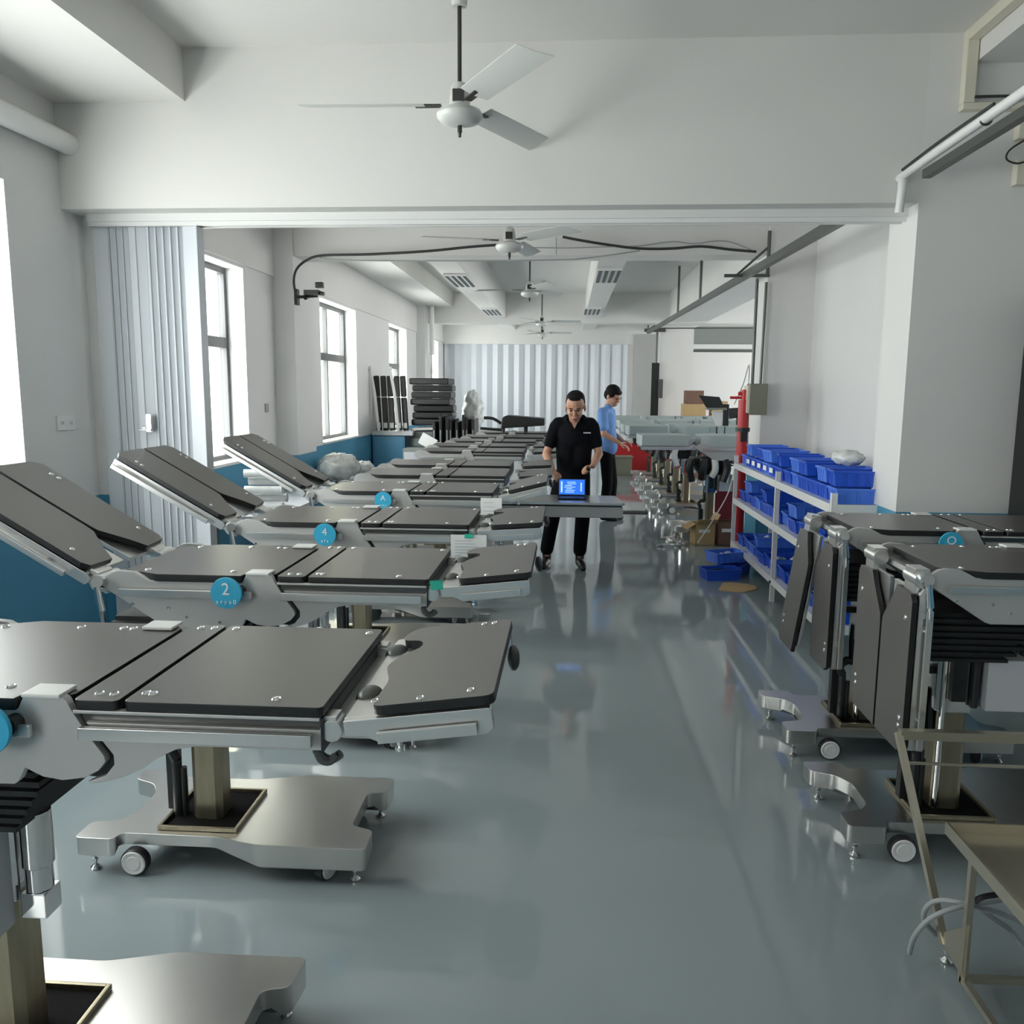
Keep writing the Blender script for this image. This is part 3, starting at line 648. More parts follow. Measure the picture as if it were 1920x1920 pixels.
obj('rail_bar', bar((.0, -.25, -.035), (.06, -4.0, .035), .022, .022), 'conduit', o)
for q in (-.9, -1.6): obj('strap', MB().lathe([(.027, -.008), (.029, 0), (.027, .008)], 14, Matrix.Translation((-.012+.0, q, .045-.03*(q+1.0)*1.0)) @ Matrix.Rotation(PI/2, 4, 'X')), 'cable', o)
obj('dark_cable', MB().tube([(-.055, -.06, .035), (-.045, -.5, .06), (-.03, -1.0, .075)], .008), 'cable', o)
o = thing('conduit_loop', 'beige square conduit dropping down the beam beside the right ceiling step', 'conduit', (2.17, 5.0, 3.3))
obj('duct', MB().box(-.045, .015, -.03, .03, -.03, .35).box(-.045, .75, -.03, .03, -.065, -.03).box(-.045, .015, -.9, -.03, .29, .35), 'cream', o, bevel=.004)
obj('dark_cable', MB().tube([(.04, -.035, -.005), (.06, -.035, -.003), (.7, -.035, .0)], .008), 'cable', o)
o = thing('junction_box', 'cream junction box with a cable loop above the black cabinet', 'junction box', (2.48, 5.0, 2.9))
obj('box', MB().box(-.04, .12, -.03, .03, -.06, .07), 'cream', o, bevel=.006); obj('label_plate', MB().box(.02, .12, -.034, -.03, -.035, .04), 'card', o)
obj('upper_box', MB().box(-.05, .10, -.03, .03, .18, .29), 'cream', o, bevel=.006); obj('dark_cable', MB().tube([(.0, -.02, .18), (-.09, -.03, .12), (-.10, -.03, .07), (-.03, -.03, .05), (.05, -.03, .09)], .005), 'cable', o)
obj('cap', MB().ball((.02, -.03, .13), (.025, .02, .03)), 'white', o)
# camera bracket and cables across the second beam
bx = thing('security_camera', 'dark camera on a bracket at the second window pillar', 'camera', (WALL_X+.22, 8.72, 2.66))
obj('bracket', MB().box(0, .03, -.04, .04, -.1, .06).cyl((.0, 0, -.02), (.22, .05, .0), .016).cyl((.1, 0, -.03), (.14, .1, .02), .02), 'black', bx)
obj('body', MB().box(.10, .26, -.05, .03, .0, .05).box(.22, .3, -.04, .02, .07, .13).cyl((.26, -.01, .02), (.31, -.02, .01), .02), 'black', bx, bevel=.005)
def cab(pts, r, label, Y=8.62, m='cable'):
    o = obj('ceiling_cable', MB().tube([at(px, py, Y=Y) for px, py in pts], r), m); tag(o, label, 'cable', 'cables across the second beam')
cab([(557, 560), (551, 530), (556, 505), (575, 488), (605, 479), (690, 477), (800, 471), (880, 463), (935, 459)], .013, 'thick dark cable from the camera along the second beam to the fan')
cab([(1055, 444), (1085, 450), (1140, 459), (1200, 466), (1260, 466), (1315, 462), (1370, 468), (1418, 472)], .013, 'thick dark cable sagging from the fan to the right bracket')
cab([(1000, 464), (1060, 465), (1130, 463), (1200, 461), (1260, 453), (1300, 457), (1340, 452), (1370, 454), (1415, 471)], .006, 'thin wavy grey cable above the thick cable on the second beam', m='gcable')
cab([(600, 483), (660, 488), (900, 489), (1045, 487), (1100, 484), (1200, 470)], .007, 'thin grey cable along the lower edge of the second beam', m='gcable')
o = obj('ceiling_hook', MB().cyl(at(1043, 445, Y=8.66), at(1043, 477, Y=8.66), .005), 'gcable'); tag(o, 'small wire hook on the second beam right of the fan', 'hook')
# conduits on the second pillar, red pipe, control box
o = thing('control_box', 'olive grey control box high on the pillar behind the bin rack', 'control box', (1.95, 8.60, 1.47))
obj('case', MB().box(-.15, .02, -.12, .06, 0, .31), 'olive', o, bevel=.006); obj('side_panel', MB().box(-.175, -.151, -.11, .05, .02, .29), 'cream', o)
obj('conduit', MB().cyl((-.11, 0, .31), (-.11, 0, 1.33), .016), 'conduit', o); obj('conduit', MB().cyl((-.03, 0, .31), (-.02, 0, 1.3), .014), 'conduit', o)
obj('conduit', MB().tube([(-.145, 0, .31), (-.15, 0, .5), (-.2, 0, .3), (-.28, 0, .1)], .005), 'gcable', o)
o = thing('fire_pipe', 'red upright pipe with valves at the pillar behind the bin rack', 'pipe', (1.765, 8.59, 0))
obj('pipe', MB().cyl((0, 0, 0), (0, 0, 1.62), .055, n=18), 'red', o); obj('valve', MB().cyl((0, 0, 1.62), (0, 0, 1.72), .03).cyl((-.06, 0, 1.68), (.06, 0, 1.68), .02).cyl((-.14, 0, 1.64), (0, 0, 1.64), .014), 'red', o)
obj('flange', MB().cyl((0, 0, 1.30), (0, 0, 1.34), .07).box(-.03, .03, -.08, -.04, 1.2, 1.3), 'black', o)
o = thing('hanging_wire', 'thin pale wire hanging beside the red pipe', 'wire', (1.60, 8.55, 0)); obj('wire', MB().tube([(.1, 0, 1.04), (.05, 0, .7), (-.1, .1, .35), (-.2, .3, .1)], .006), 'white', o)
o = thing('wall_notice', 'framed white notice on the wall above the bin rack', 'notice', at(1483, 755, X=2.41)+Vector((0, 0, 0)))
obj('board', MB().box(-.012, .0, -.22, .22, -.17, .17), 'paper', o); obj('frame', MB().box(-.016, .004, -.235, -.22, -.185, .185).box(-.016, .004, .22, .235, -.185, .185).box(-.016, .004, -.22, .22, .17, .185).box(-.016, .004, -.22, .22, -.185, -.17), 'gcable', o)
for (px, py, X, lab) in ((115, 793, WALL_X, 'pair of white wall sockets left of the folding door'), (131, 793, WALL_X, 'right one of the white socket pair'), (500, 765, WALL_X, 'grey wall switch under the beam before the second window pillar')):
    p = at(px, py, X=X+.004); o = thing('wall_socket', lab, 'socket', p); obj('plate', MB().box(-.004, .008, -.045, .045, -.045, .045), 'white' if px < 200 else 'gcable', o, bevel=.003); obj('slots', MB().box(.008, .0095, -.012, -.006, -.01, .01).box(.008, .0095, .006, .012, -.01, .01), 'dink', o)
# far rods of the right zone
o = thing('far_conduit', 'dark conduit stack on the far right pillar', 'conduit', (1.9, 18.37, 0))
obj('trunk', MB().box(-.12, .04, -.06, .0, 1.15, 2.3), 'black', o); obj('conduit', MB().cyl((-.02, 0, 2.3), (-.02, 0, 3.3), .025), 'conduit', o); obj('box', MB().box(.02, .12, -.12, 0, 1.55, 1.95), 'conduit', o)
obj('cross_bar', MB().box(-.3, .15, -.05, 0, 2.95, 3.02).cyl((-.2, 0, 3.0), (.1, 0, 3.2), .02), 'conduit', o)
o = thing('curtain_rail', 'dark rail across the opening right of the far pillar', 'rail', at(1292, 657, Y=20.3)); obj('bar', MB().box(0, 1.9, -.03, .03, -.04, .03), 'conduit', o); obj('end', MB().box(0, .04, -.03, .03, -.15, 0), 'conduit', o)
struct('trim_70', B(2.66, 8.4, 20.25, 20.35, 2.70, 2.80), 'paint'); struct('trim_71', B(2.66, 8.4, 20.3, 20.4, 2.80, 3.2), 'machine', label='dark panel above the far right opening')

# ------------------------------------------------------------------ rack with blue bins
o = thing('bin_rack', 'white slotted-angle rack with three shelves of blue bins', 'shelf', (1.67, 5.33, 0))
LV = (.19, .63, .98)
def post(): return MB().box(0, .035, 0, .004, 0, 1.07).box(0, .004, 0, .035, 0, 1.07)
for yy in (0, 1.42, 3.10):
    for xx in (0, .37): obj('post', post, 'white', o, (xx, yy, 0), key='post')
for z in LV:
    for a, b in ((0.036, 1.42), (1.456, 3.10)):
        s = obj('shelf', MB().box(.004, .40, a, b, z, z+.012).box(-.003, .004, a, b, z-.04, z+.018).box(.398, .404, a, b, z-.04, z+.018), 'white', o, bevel=.0015)
    obj('end_beam', MB().box(.036, .37, -.003, .003, z-.04, z+.018), 'white', o)
obj('foot_band', MB().cyl((.015, 1.43, .16), (.015, 1.43, .175), .03), 'rubber', o)
def bin_mb(w_=.20, l_=.33, h_=.10):
    mb = MB(); t_ = .004; f = .85
    def wall(a, b, c, d): mb.add([a, b, c, d, tuple(Vector(a)*.97+Vector((0, 0, .004))), tuple(Vector(b)*.97+Vector((0, 0, .004))), tuple(Vector(c)*.97), tuple(Vector(d)*.97)], [(0, 1, 2, 3), (7, 6, 5, 4), (0, 4, 5, 1), (2, 6, 7, 3), (1, 5, 6, 2), (0, 3, 7, 4)])
    x0, x1, y0, y1 = -l_/2, l_/2, -w_/2, w_/2; g = .92
    b = [(x0*g, y0*g, 0), (x1*g, y0*g, 0), (x1*g, y1*g, 0), (x0*g, y1*g, 0)]; tp = [(x0, y0, h_), (x1, y0, h_), (x1, y1, h_), (x0, y1, h_)]
    for i in range(4): wall(b[i], b[(i+1) % 4], tp[(i+1) % 4], tp[i])
    mb.box(x0*g, x1*g, y0*g, y1*g, 0, t_)
    mb.box(x0-.008, x0+.004, y0-.008, y1+.008, h_-.012, h_).box(x1-.004, x1+.008, y0-.008, y1+.008, h_-.012, h_).box(x0, x1, y0-.008, y0+.004, h_-.012, h_).box(x0, x1, y1-.004, y1+.008, h_-.012, h_)
    for k in range(1, 5):
        x = x0+l_*k/5; mb.box(x-.002, x+.002, y0-.004, y0, .01, h_-.014).box(x-.002, x+.002, y1, y1+.004, .01, h_-.014)
    for k in range(1, 4):
        y = y0+w_*k/4; mb.box(x0-.004, x0, y-.002, y+.002, .01, h_-.014)
    return mb
ordn = ['first', 'second', 'third', 'fourth', 'fifth', 'sixth', 'seventh', 'eighth', 'ninth', 'tenth', 'eleventh', 'twelfth', 'thirteenth', 'fourteenth']
random.seed(11)
def bluebin(loc, rz, label, group, m='bin', card=True, fill=None, tilt=0):
    t = thing('blue_bin', label, 'bin', loc, rz, group); t.rotation_euler = (tilt, 0, rz)
    obj('shell', bin_mb, m, t, key='bin'+m)
    if card: obj('card', lambda: MB().box(-.1765, -.174, -.05, .05, .035, .075), 'paper', t, key='bincard')
    if fill:
        def fm():
            mb = MB()
            for k in range(7): mb.ball((random.uniform(-.11, .11), random.uniform(-.06, .06), random.uniform(.03, .08)), (random.uniform(.02, .045), random.uniform(.02, .04), random.uniform(.015, .03)), 8, 6)
            return mb
        f = obj('contents', fm, fill, t); f['kind'] = 'stuff'
for li, (z, nm) in enumerate(((LV[2], 'top'), (LV[1], 'middle'), (LV[0], 'bottom'))):
    n = 13
    for k in range(n):
        y = 5.48+k*.226+(.03 if k > 5 else 0)
        if abs(y-6.77) < .0: continue
        tilt = 0 if li == 0 else random.uniform(-.12, .12)*(k % 2); zz = z+.014+(.014 if tilt else 0)
        bluebin((1.88+(0 if li == 0 else random.uniform(-.01, .01)), y, zz), random.uniform(-.05, .05), 'blue bin on the %s rack shelf, %s from the near end' % (nm, ordn[k]), 'bins on the %s shelf' % nm,
                'bin' if (k*3+li) % 4 else 'binlight', card=(li == 0 and 6 < k < 12), fill=[None, 'wrap', 'white', None, 'navy'][(k+li*2) % 5], tilt=tilt)
    m_ = {0: (0, 1, 3, 4, 6, 8, 9, 11), 1: (1, 4, 8, 11), 2: (2, 9)}[li]
    for q, k in enumerate(m_):
        y = 5.52+k*.226; bluebin((1.88, y, z+.122), random.uniform(-.14, .14), 'blue bin stacked on the %s-shelf bins, %s stacked one from the near end' % (nm, ordn[q]), 'bins stacked on the %s shelf' % nm, 'binlight' if q % 2 else 'bin', card=False, fill=[None, 'wrap', 'white'][q % 3] if li else None)
o = tag(obj('wrapped_parts', crumple(MB().ball((0, 0, .04), (.10, .13, .05), 30, 18).mesh('m'), .015, 25), 'wrap', None, (1.88, 5.72, 1.225)), 'clear-wrapped parts lying on the bins nearest the pillar', 'parcel')
p = at(1325, 1085, Z=0); bluebin((p.x+.12, p.y+.02, .0), R(12), 'blue bin on the floor in front of the rack', 'bins on the floor', 'bin', card=False, fill='navy')
bluebin((p.x+.30, p.y+.25, .0), R(60), 'second blue bin on the floor, tucked under the rack end', 'bins on the floor', 'bin', card=False)
bluebin((p.x+.22, p.y+.30, .105), R(25), 'blue bin lying on the two floor bins', 'bins on the floor', 'binlight', card=False, fill='wrap')
p = at(1377, 1102, Z=0)
o = tag(obj('cardboard_sheet', MB().prism([(-.16, -.12), (-.02, -.17), (.05, -.17), (.18, -.06), (.19, .03), (.13, .10), (0, .14), (-.08, .12)], .0, .008, 'z'), 'card', None, (p.x, p.y, .004), (R(2), 0, 0)), 'loose piece of brown cardboard on the floor by the rack', 'cardboard')
def carton(x, y, s, hh, label, m='card', rz=0, open_=True):
    t = thing('carton', label, 'box', (x, y, 0), rz); t_ = .006
    obj('body', MB().box(-s, s, -s, -s+t_, 0, hh).box(-s, s, s-t_, s, 0, hh).box(-s, -s+t_, -s, s, 0, hh).box(s-t_, s, -s, s, 0, hh).box(-s, s, -s, s, 0, t_), m, t)
    if open_:
        obj('flap', MB().box(-s, s, 0, .12, 0, .004), m, t, (0, -s, hh), (R(-215), 0, 0)); obj('flap', MB().box(-.12, 0, -s, s, 0, .004), m, t, (-s, 0, hh), (0, R(-30), 0)); obj('flap', MB().box(0, .12, -s, s, 0, .004), m, t, (s, 0, hh), (0, R(-60), 0))
    obj('tape', MB().box(-s*.7, s*.5, -s-.001, -s, hh*.6, hh*.75), 'paper', t)
carton(1.53, 9.36, .11, .24, 'open light cardboard box on the floor at the end of the rack', rz=R(8))
carton(1.82, 9.38, .14, .26, 'dark brown carton beside the open cardboard box', 'card2', open_=False)

# ------------------------------------------------------------------ black cabinet at right, yellow line
o = thing('black_cabinet', 'tall black cabinet beside the near right pillar', 'cabinet', (3.0, 4.86, 0))
obj('body', MB().box(-.42, .5, -.1, .15, 0, 2.25), 'black', o, bevel=.006); obj('door', MB().box(-.40, .03, -.115, -.1, .05, 2.2), 'black', o, bevel=.003)
o = tag(obj('floor_tape', MB().box(2.50, 2.56, .8, 4.7, .0005, .002), 'yellow'), 'yellow tape line on the floor under the right-hand tables', 'tape')

# ------------------------------------------------------------------ steel trolley, bottom right
o = thing('steel_trolley', 'tube-frame stainless steel trolley at the bottom right corner', 'trolley', (1.155, 1.35, 0))
def sq(a, b, s=.009): return bar(a, b, s, s)
Wc, Lc = .62, .90
for x in (0, Wc):
    for yy in (0, Lc): obj('post', sq((x, yy, .03), (x, yy, .42)), 'cartsteel', o)
obj('lower_rail', sq((0, 0, .04), (0, Lc, .04)), 'cartsteel', o); obj('lower_rail', sq((0, Lc, .04), (Wc, Lc, .04)), 'cartsteel', o); obj('lower_rail', sq((Wc, 0, .04), (Wc, Lc, .04)), 'cartsteel', o)
tr = obj('tray', MB().box(-.03, Wc+.03, -.02, Lc+.10, .425, .429), 'cartsteel', o)
obj('tray_rim', MB().box(-.035, -.028, -.02, Lc+.105, .425, .462).box(-.03, Wc+.03, Lc+.098, Lc+.105, .425, .462).box(Wc+.03, Wc+.036, -.02, Lc+.1, .425, .462), 'cartsteel', tr)
obj('side_sheet', MB().prism([(Lc-.02, .05), (Lc+.12, .05), (Lc+.12, .10), (Lc-.02, .22)], -.004, 0, 'x'), 'cartsteel', o)
hb = obj('handle_frame', MB().add([], []).add(*(lambda m: (m.v, m.f))(sq((0.0, Lc+.12, .06), (-.035, Lc+.48, .575), .010))).add(*(lambda m: (m.v, m.f))(sq((.75, Lc+.12, .06), (.75, Lc+.48, .575), .010))).box(-.03, .8, Lc+.465, Lc+.495, .555, .585).box(-.02, .8, Lc+.42, Lc+.428, .49, .498), 'cartsteel', o)
obj('castor', foot_mb, 'chrome', o, (0.01, Lc+.12, 0), key='foot'); obj('castor', foot_mb, 'chrome', o, (Wc, Lc+.1, 0), key='foot'); obj('castor', foot_mb, 'chrome', o, (.0, .02, 0), key='foot'); obj('castor', foot_mb, 'chrome', o, (Wc, .02, 0), key='foot')
def hose(pts, label, r=.0075, m='gcable'): tag(obj('hose', MB().tube(pts, r), m), label, 'hose', 'hoses on the trolley')
hose([at(1705, 1787, Z=.03), at(1715, 1755, Z=.12), at(1745, 1722, Z=.2), at(1790, 1703, Z=.24), at(1850, 1692, Z=.25), at(1925, 1680, Z=.25)], 'grey hose arching out to its cut end left of the trolley')
hose([at(1755, 1752, Z=.06), at(1733, 1725, Z=.12), at(1738, 1700, Z=.18), at(1765, 1688, Z=.22), at(1820, 1697, Z=.23), at(1870, 1710, Z=.2), at(1925, 1735, Z=.15)], 'pale grey hose looping over the trolley post')
hose([at(1835, 1700, Z=.20), at(1860, 1720, Z=.18), at(1895, 1745, Z=.12), at(1925, 1785, Z=.06)], 'grey hose falling inside the trolley frame')
hose([at(1828, 1690, Z=.28), at(1850, 1680, Z=.3), at(1925, 1672, Z=.3)], 'dark hose lying under the trolley tray', .008, 'cable')

# ------------------------------------------------------------------ far left stock of pads
o = thing('blue_cabinet', 'blue steel cabinet standing at the window wall', 'cabinet', (-2.78, 13.15, 0))
obj('body', MB().box(-.27, .25, -.3, .3, 0, .98), 'bluebox', o, bevel=.02); obj('door', MB().box(-.24, .22, -.315, -.3, .08, .93), 'bluebox', o, bevel=.004)
o = tag(obj('head_plate', MB().prism([(-.29, -.33), (.36, -.33), (.30, .33), (-.25, .33)], .985, 1.05, 'z'), 'cover', None, (-2.76, 13.15, 0), bevel=.008), 'pale grey metal section lying on the blue cabinet', 'panel')
for k in range(5):
    q = thing('upright_pad', 'black pad standing upright on the blue cabinet, %s from the wall' % ordn[k], 'pad', (-2.96+.105*k, 12.98+.02*(k % 2), 1.055), 0, 'pads standing on the cabinet')
    q.rotation_euler = (R(-6), R(-4), 0)
    obj('lower_cushion', MB().box(-.045, .045, -.03, .03, 0, .52), 'pad_edge', q, bevel=.015); obj('upper_cushion', MB().box(-.045, .045, -.03, .03, .53, .86), 'pad_edge', q, bevel=.02); obj('strap', MB().box(-.03, .03, -.035, -.03, .04, .12), 'white', q)
for k, x in enumerate((-2.93, -2.62)):
    q = tag(obj('curved_frame', MB().tube([(0, 0, 0), (-.03, 0, .3), (-.06, 0, .6), (-.12, 0, .95)], .024).ball((-.12, 0, .96), .035), 'white', None, (x, 12.8, 1.055)), 'white curved frame leaning on the upright pads, %s one' % ('left', 'right')[k], 'frame', 'curved frames')
q = tag(obj('white_slab', MB().box(-.28, .30, -.3, .3, 0, .04), 'white', None, (-2.2, 13.38, 1.065), (0, R(-3), 0), bevel=.006), 'white slab across the crate beside the blue cabinet', 'panel')
q = thing('storage_crate', 'dark steel crate under the stacked pads', 'crate', (-2.2, 13.38, 0)); obj('body', MB().box(-.28, .34, -.3, .3, 0, 1.04), 'machine', q, bevel=.006); obj('green_band', MB().box(-.27, .05, -.31, -.3, .82, .93), 'greenpad', q)
for k in range(7):
    q = tag(obj('flat_pad', MB().box(-.32, .32, -.28, .28, 0, .10), 'pad_edge', None, (-2.16+.015*(k % 3)-.005*k, 13.42, 1.135+.107*k), (0, 0, R(2*(k % 3)-2)), bevel=.025), 'black cushion lying flat in the tall stack, %s from the bottom' % ordn[k], 'pad', 'flat pads in the tall stack')
q = tag(obj('wrapped_bundle', crumple(MB().ball((0, 0, .35), (.17, .2, .38), 40, 28).mesh('m'), .05, 9), 'wrap', None, (-1.60, 13.9, .96)), 'bubble-wrapped bundle behind the tall pad stack', 'parcel')
q = thing('storage_crate', 'low steel crate under the bubble-wrapped bundle', 'crate', (-1.6, 13.9, 0)); obj('body', MB().box(-.25, .25, -.25, .25, 0, .9), 'machine', q)
for k in range(8):
    q = thing('panel_board', 'narrow black panel standing on edge beside the crate, %s from the left' % ordn[k], 'panel', (-1.98+.078*k, 12.66+.03*k, .0), R(90+(k % 3)*3-3), 'black panels on edge')
    obj('board', MB().box(-.3, .3, -.022, .022, .0, 1.22+.035*((k*3) % 4)), 'pad_edge', q, bevel=.008); obj('edge_strip', MB().box(-.304, -.300, -.008, .008, .1, 1.1), 'gcable', q)
q = thing('grey_machine', 'grey machine box in front of the dark crate', 'machine', (-2.3, 12.35, 0)); obj('body', MB().box(-.14, .17, -.15, .2, 0, .83), 'machine', q, bevel=.01); obj('panel', MB().box(-.12, .15, -.16, -.15, .62, .78), 'cover', q)
sheet('paper_card', 'white card hung at a tilt on the grey machine', (-1.98, 11.95, 1.03), .24, .17, (0, R(28), 0), 0)
q = tag(obj('clip_stand', MB().cyl((-1.98, 11.99, 0), (-1.98, 11.99, 1.04), .012).cyl((-1.98, 11.99, 0), (-1.98, 11.99, .01), .08), 'conduit'), 'thin stand holding the white card', 'stand')
# goods at the wall between the windows
q = thing('goods_table', 'low grey bench along the window wall', 'bench', (-2.72, 8.3, 0)); obj('top', MB().box(-.3, .3, -1.6, 2.2, .60, .64), 'cover', q); 
for xx in (-.26, .26):
    for yy in (-1.5, 2.1): obj('leg', MB().box(xx-.02, xx+.02, yy-.02, yy+.02, 0, .6), 'conduit', q)
q = tag(obj('plastic_heap', crumple(MB().ball((0, 0, .08), (.22, .42, .15), 56, 32).mesh('m'), .035, 11), 'wrap', None, (-2.62, 9.4, .73)), 'heap of white plastic sheeting on the bench under the window', 'plastic sheet')
q = tag(obj('navy_bag', MB().ball((0, 0, .09), (.12, .14, .12)), 'navy', None, (-2.72, 10.25, .675)), 'navy blue bag behind the plastic heap', 'bag')
q = tag(obj('white_pouch', crumple(MB().ball((0, 0, .07), (.12, .17, .08), 36, 24).mesh('m'), .03, 14), 'white', None, (-2.50, 10.05, .67), bevel=0), 'crumpled white pouch right of the plastic heap', 'bag')
for k in range(5):
    q = tag(obj('wrapped_roll', MB().cyl((-.17, 0, 0), (.14, .05, 0), .036, n=12).lathe([(.036, 0), (.04, .01), (.03, .012)], 12, Matrix.Translation((.14, .05, 0)) @ Matrix.Rotation(PI/2, 4, 'Y')), 'wrap', None, (-2.62+.02*(k % 2), 7.0+.05*(k % 2), .678+.074*k if k < 4 else .97)), 'plastic-wrapped roll stacked behind the raised leg boards, %s from the bottom' % ordn[k], 'roll', 'wrapped rolls on the bench')
# ------------------------------------------------------------------ right row: machine stand, boxes, red panels
q = thing('monitor_stand', 'black tilted monitor on a white and black stand over the pale tables', 'monitor', (2.10, 11.90, 1.125))
obj('post', MB().box(.06, .14, -.03, .03, .01, .40), 'black', q, bevel=.004); obj('foot', MB().box(-.03, .2, -.1, .1, 0, .015), 'black', q)
obj('panel', MB().prism([(-.10, .30), (.06, .30), (.06, .03), (-.0, .03), (-.06, .18)], -.02, .02), 'white', q)
obj('screen', MB().prism([(-.28, .52), (.0, .50), (.08, .35), (-.17, .35)], -.03, .03), 'black', q, bevel=.006); obj('shelf', MB().box(-.17, .1, -.08, .08, .32, .35), 'machine', q)
q = thing('monitor_stand', 'smaller black device partly hidden behind the red pipe', 'monitor', (2.62, 13.0, 1.105)); obj('screen', MB().prism([(-.22, .34), (.12, .36), (.1, .22), (-.15, .18)], -.03, .03), 'black', q); obj('post', MB().box(-.05, .03, -.03, .03, .0, .25), 'black', q); obj('panel', MB().prism([(0, .22), (.16, .26), (.16, .03), (-.06, .03)], -.01, .01), 'white', q)
for k, (x, yy, z, s, m) in enumerate(((2.50, 17.0, 0, .22, 'card2'), (3.02, 17.1, 0, .24, 'card'), (2.50, 17.0, .585, .20, 'card'), (3.02, 17.1, .665, .2, 'card2'), (2.5, 17.0, 1.13, .22, 'card'), (2.5, 17.02, 1.455, .17, 'card2'), (3.0, 17.05, 1.21, .15, 'card'))):
    hh = [.58, .66, .54, .54, .32, .26, .3][k]
    q = tag(obj('storage_box', MB().box(-s, s, -.2, .2, 0, hh), m, None, (x, yy, z), bevel=.004), ['lowest brown carton at the far right wall', 'lowest tan carton at the far right wall', 'tan carton, second in the left far stack', 'brown carton, second in the right far stack', 'tan carton, third in the left far stack', 'small brown carton topping the left far stack', 'small tan carton topping the right far stack'][k], 'box', 'cartons stacked at the far right')
p = at(1188, 882, Z=0)
q = tag(obj('red_panel', MB().box(-.5, .35, -.03, .03, 0, .62), 'red', None, (1.45, 17.6, 0), bevel=.005), 'red panel standing at the far end of the aisle', 'panel')
q = tag(obj('red_panel', MB().box(-.2, .2, -.03, .03, 0.0, .62), 'darkred', None, (1.98, 10.35, 0), bevel=.005), 'dark red panel beside the red pipe, behind the cartons', 'panel')
q = tag(obj('green_cabinet', MB().box(-.2, .35, -.2, .2, 0, .36).box(-.22, .37, -.22, .22, .36, .39), 'olive', None, (.95, 17.05, 0), bevel=.005), 'low olive cabinet at the far aisle end of the right row', 'cabinet')
for k in range(14):
    ty = (9.85, 9.85, 9.85, 9.85, 9.85, 11.85, 11.85, 11.85, 12.95, 12.95, 14.05, 14.05, 15.15, 16.3)[k]; x = (1.42, 1.56, 1.68, 1.80, 1.93, 1.3, 1.5, 1.75, 1.3, 1.6, 1.3, 1.55, 1.3, 1.3)[k]
    q = tag(obj('hanging_sleeve', MB().tube([(0, 0, 0), (-.02, 0, -.12), (.015, .02, -.26+.03*(k % 3))], .04+.01*(k % 2), n=8), 'white' if k in (2, 6, 9) else 'rubber', None, (x, ty-.215, .935), (0, 0, k)), 'sleeve hanging under the pale-covered tables, %s from the near end' % ordn[k], 'sleeve', 'sleeves hanging under the right row')
q = tag(obj('tool_tray', MB().box(-.18, .18, -.12, .12, 0, .012).box(-.18, -.17, -.12, .12, 0, .04).box(.17, .18, -.12, .12, 0, .04), 'rubber', None, (.95, 11.7, .0)), 'dark mat on the floor at the end of the right row', 'mat')
for k, (x, yy) in enumerate(((1.12, 9.1), (1.3, 9.25), (1.2, 9.5))):
    q = tag(obj('metal_part', MB().tube([(-.12, 0, .015), (-.03, .05, .02), (.06, -.02, .03), (.14, .03, .015)], .012).box(-.05, .06, -.04, .02, 0, .035), 'rail', None, (x, yy, 0), (0, 0, k*1.1)), 'loose metal part on the floor before the open cardboard box, %s one' % ordn[k], 'metal part', 'loose parts on the floor')

# ------------------------------------------------------------------ people
def capsules(parts, voxel=.006, smooth=6):
    """one continuous skin over many tapering limbs"""
    mb = MB()
    for c in parts:
        if c[0] == 'c':
            _, a, b, r0, r1 = c; a, b = Vector(a), Vector(b); mb.cyl(a, b, r0, r1, n=14); mb.ball(a, r0, 14, 8); mb.ball(b, r1, 14, 8)
        elif c[0] == 'e': mb.ball(c[1], c[2], 18, 12, c[3] if len(c) > 3 else None)
    me = mb.mesh('body', smooth=False); o = bpy.data.objects.new('tmp_body', me); C.objects.link(o)
    m = o.modifiers.new('r', 'REMESH'); m.mode = 'VOXEL'; m.voxel_size = voxel; m.use_smooth_shade = True
    s = o.modifiers.new('s', 'SMOOTH'); s.factor = .5; s.iterations = smooth
    dg = bpy.context.evaluated_depsgraph_get(); ev = o.evaluated_get(dg)
    out = bpy.data.meshes.new_from_object(ev, depsgraph=dg); bpy.data.objects.remove(o); out.shade_smooth(); return out
def lerp(a, b, t): return Vector(a).lerp(Vector(b), t)
def hand(wrist, dirv, palmn, side, curl, s=1.0):
    """palm, four separate curled fingers and a thumb; dirv along the fingers, palmn out of the palm"""
    d = Vector(dirv).normalized(); n = Vector(palmn); n = (n-d*n.dot(d)).normalized(); a = d.cross(n)*side; w_ = Vector(wrist); P = []
    k0 = w_+d*.085*s
    for q in (-.027, -.009, .009, .027): P.append(('c', w_+a*q*.6*s, k0+a*q*s, .013*s, .0115*s))
    for i, (q, L) in enumerate(((-.029, .062), (-.010, .075), (.010, .079), (.029, .072))):
        p = k0+a*q*s; dd = d.copy(); r = .0085*s
        for j, f in enumerate((.45, .32, .23)):
            dd = (Matrix.Rotation(curl*(0.7+.15*i), 3, d.cross(n).normalized()) @ dd) if True else dd
            e = p+dd*(L*f*s); P.append(('c', p, e, r, r*.92)); p = e; r *= .92
    b = w_+d*.025*s+a*.028*s; e = b+(d*.55+a*.75+n*.25).normalized()*.042*s; e2 = e+(d*.85+a*.1+n*.35).normalized()*.033*s
    P += [('c', b, e, .013*s, .0105*s), ('c', e, e2, .0105*s, .008*s)]
    return P
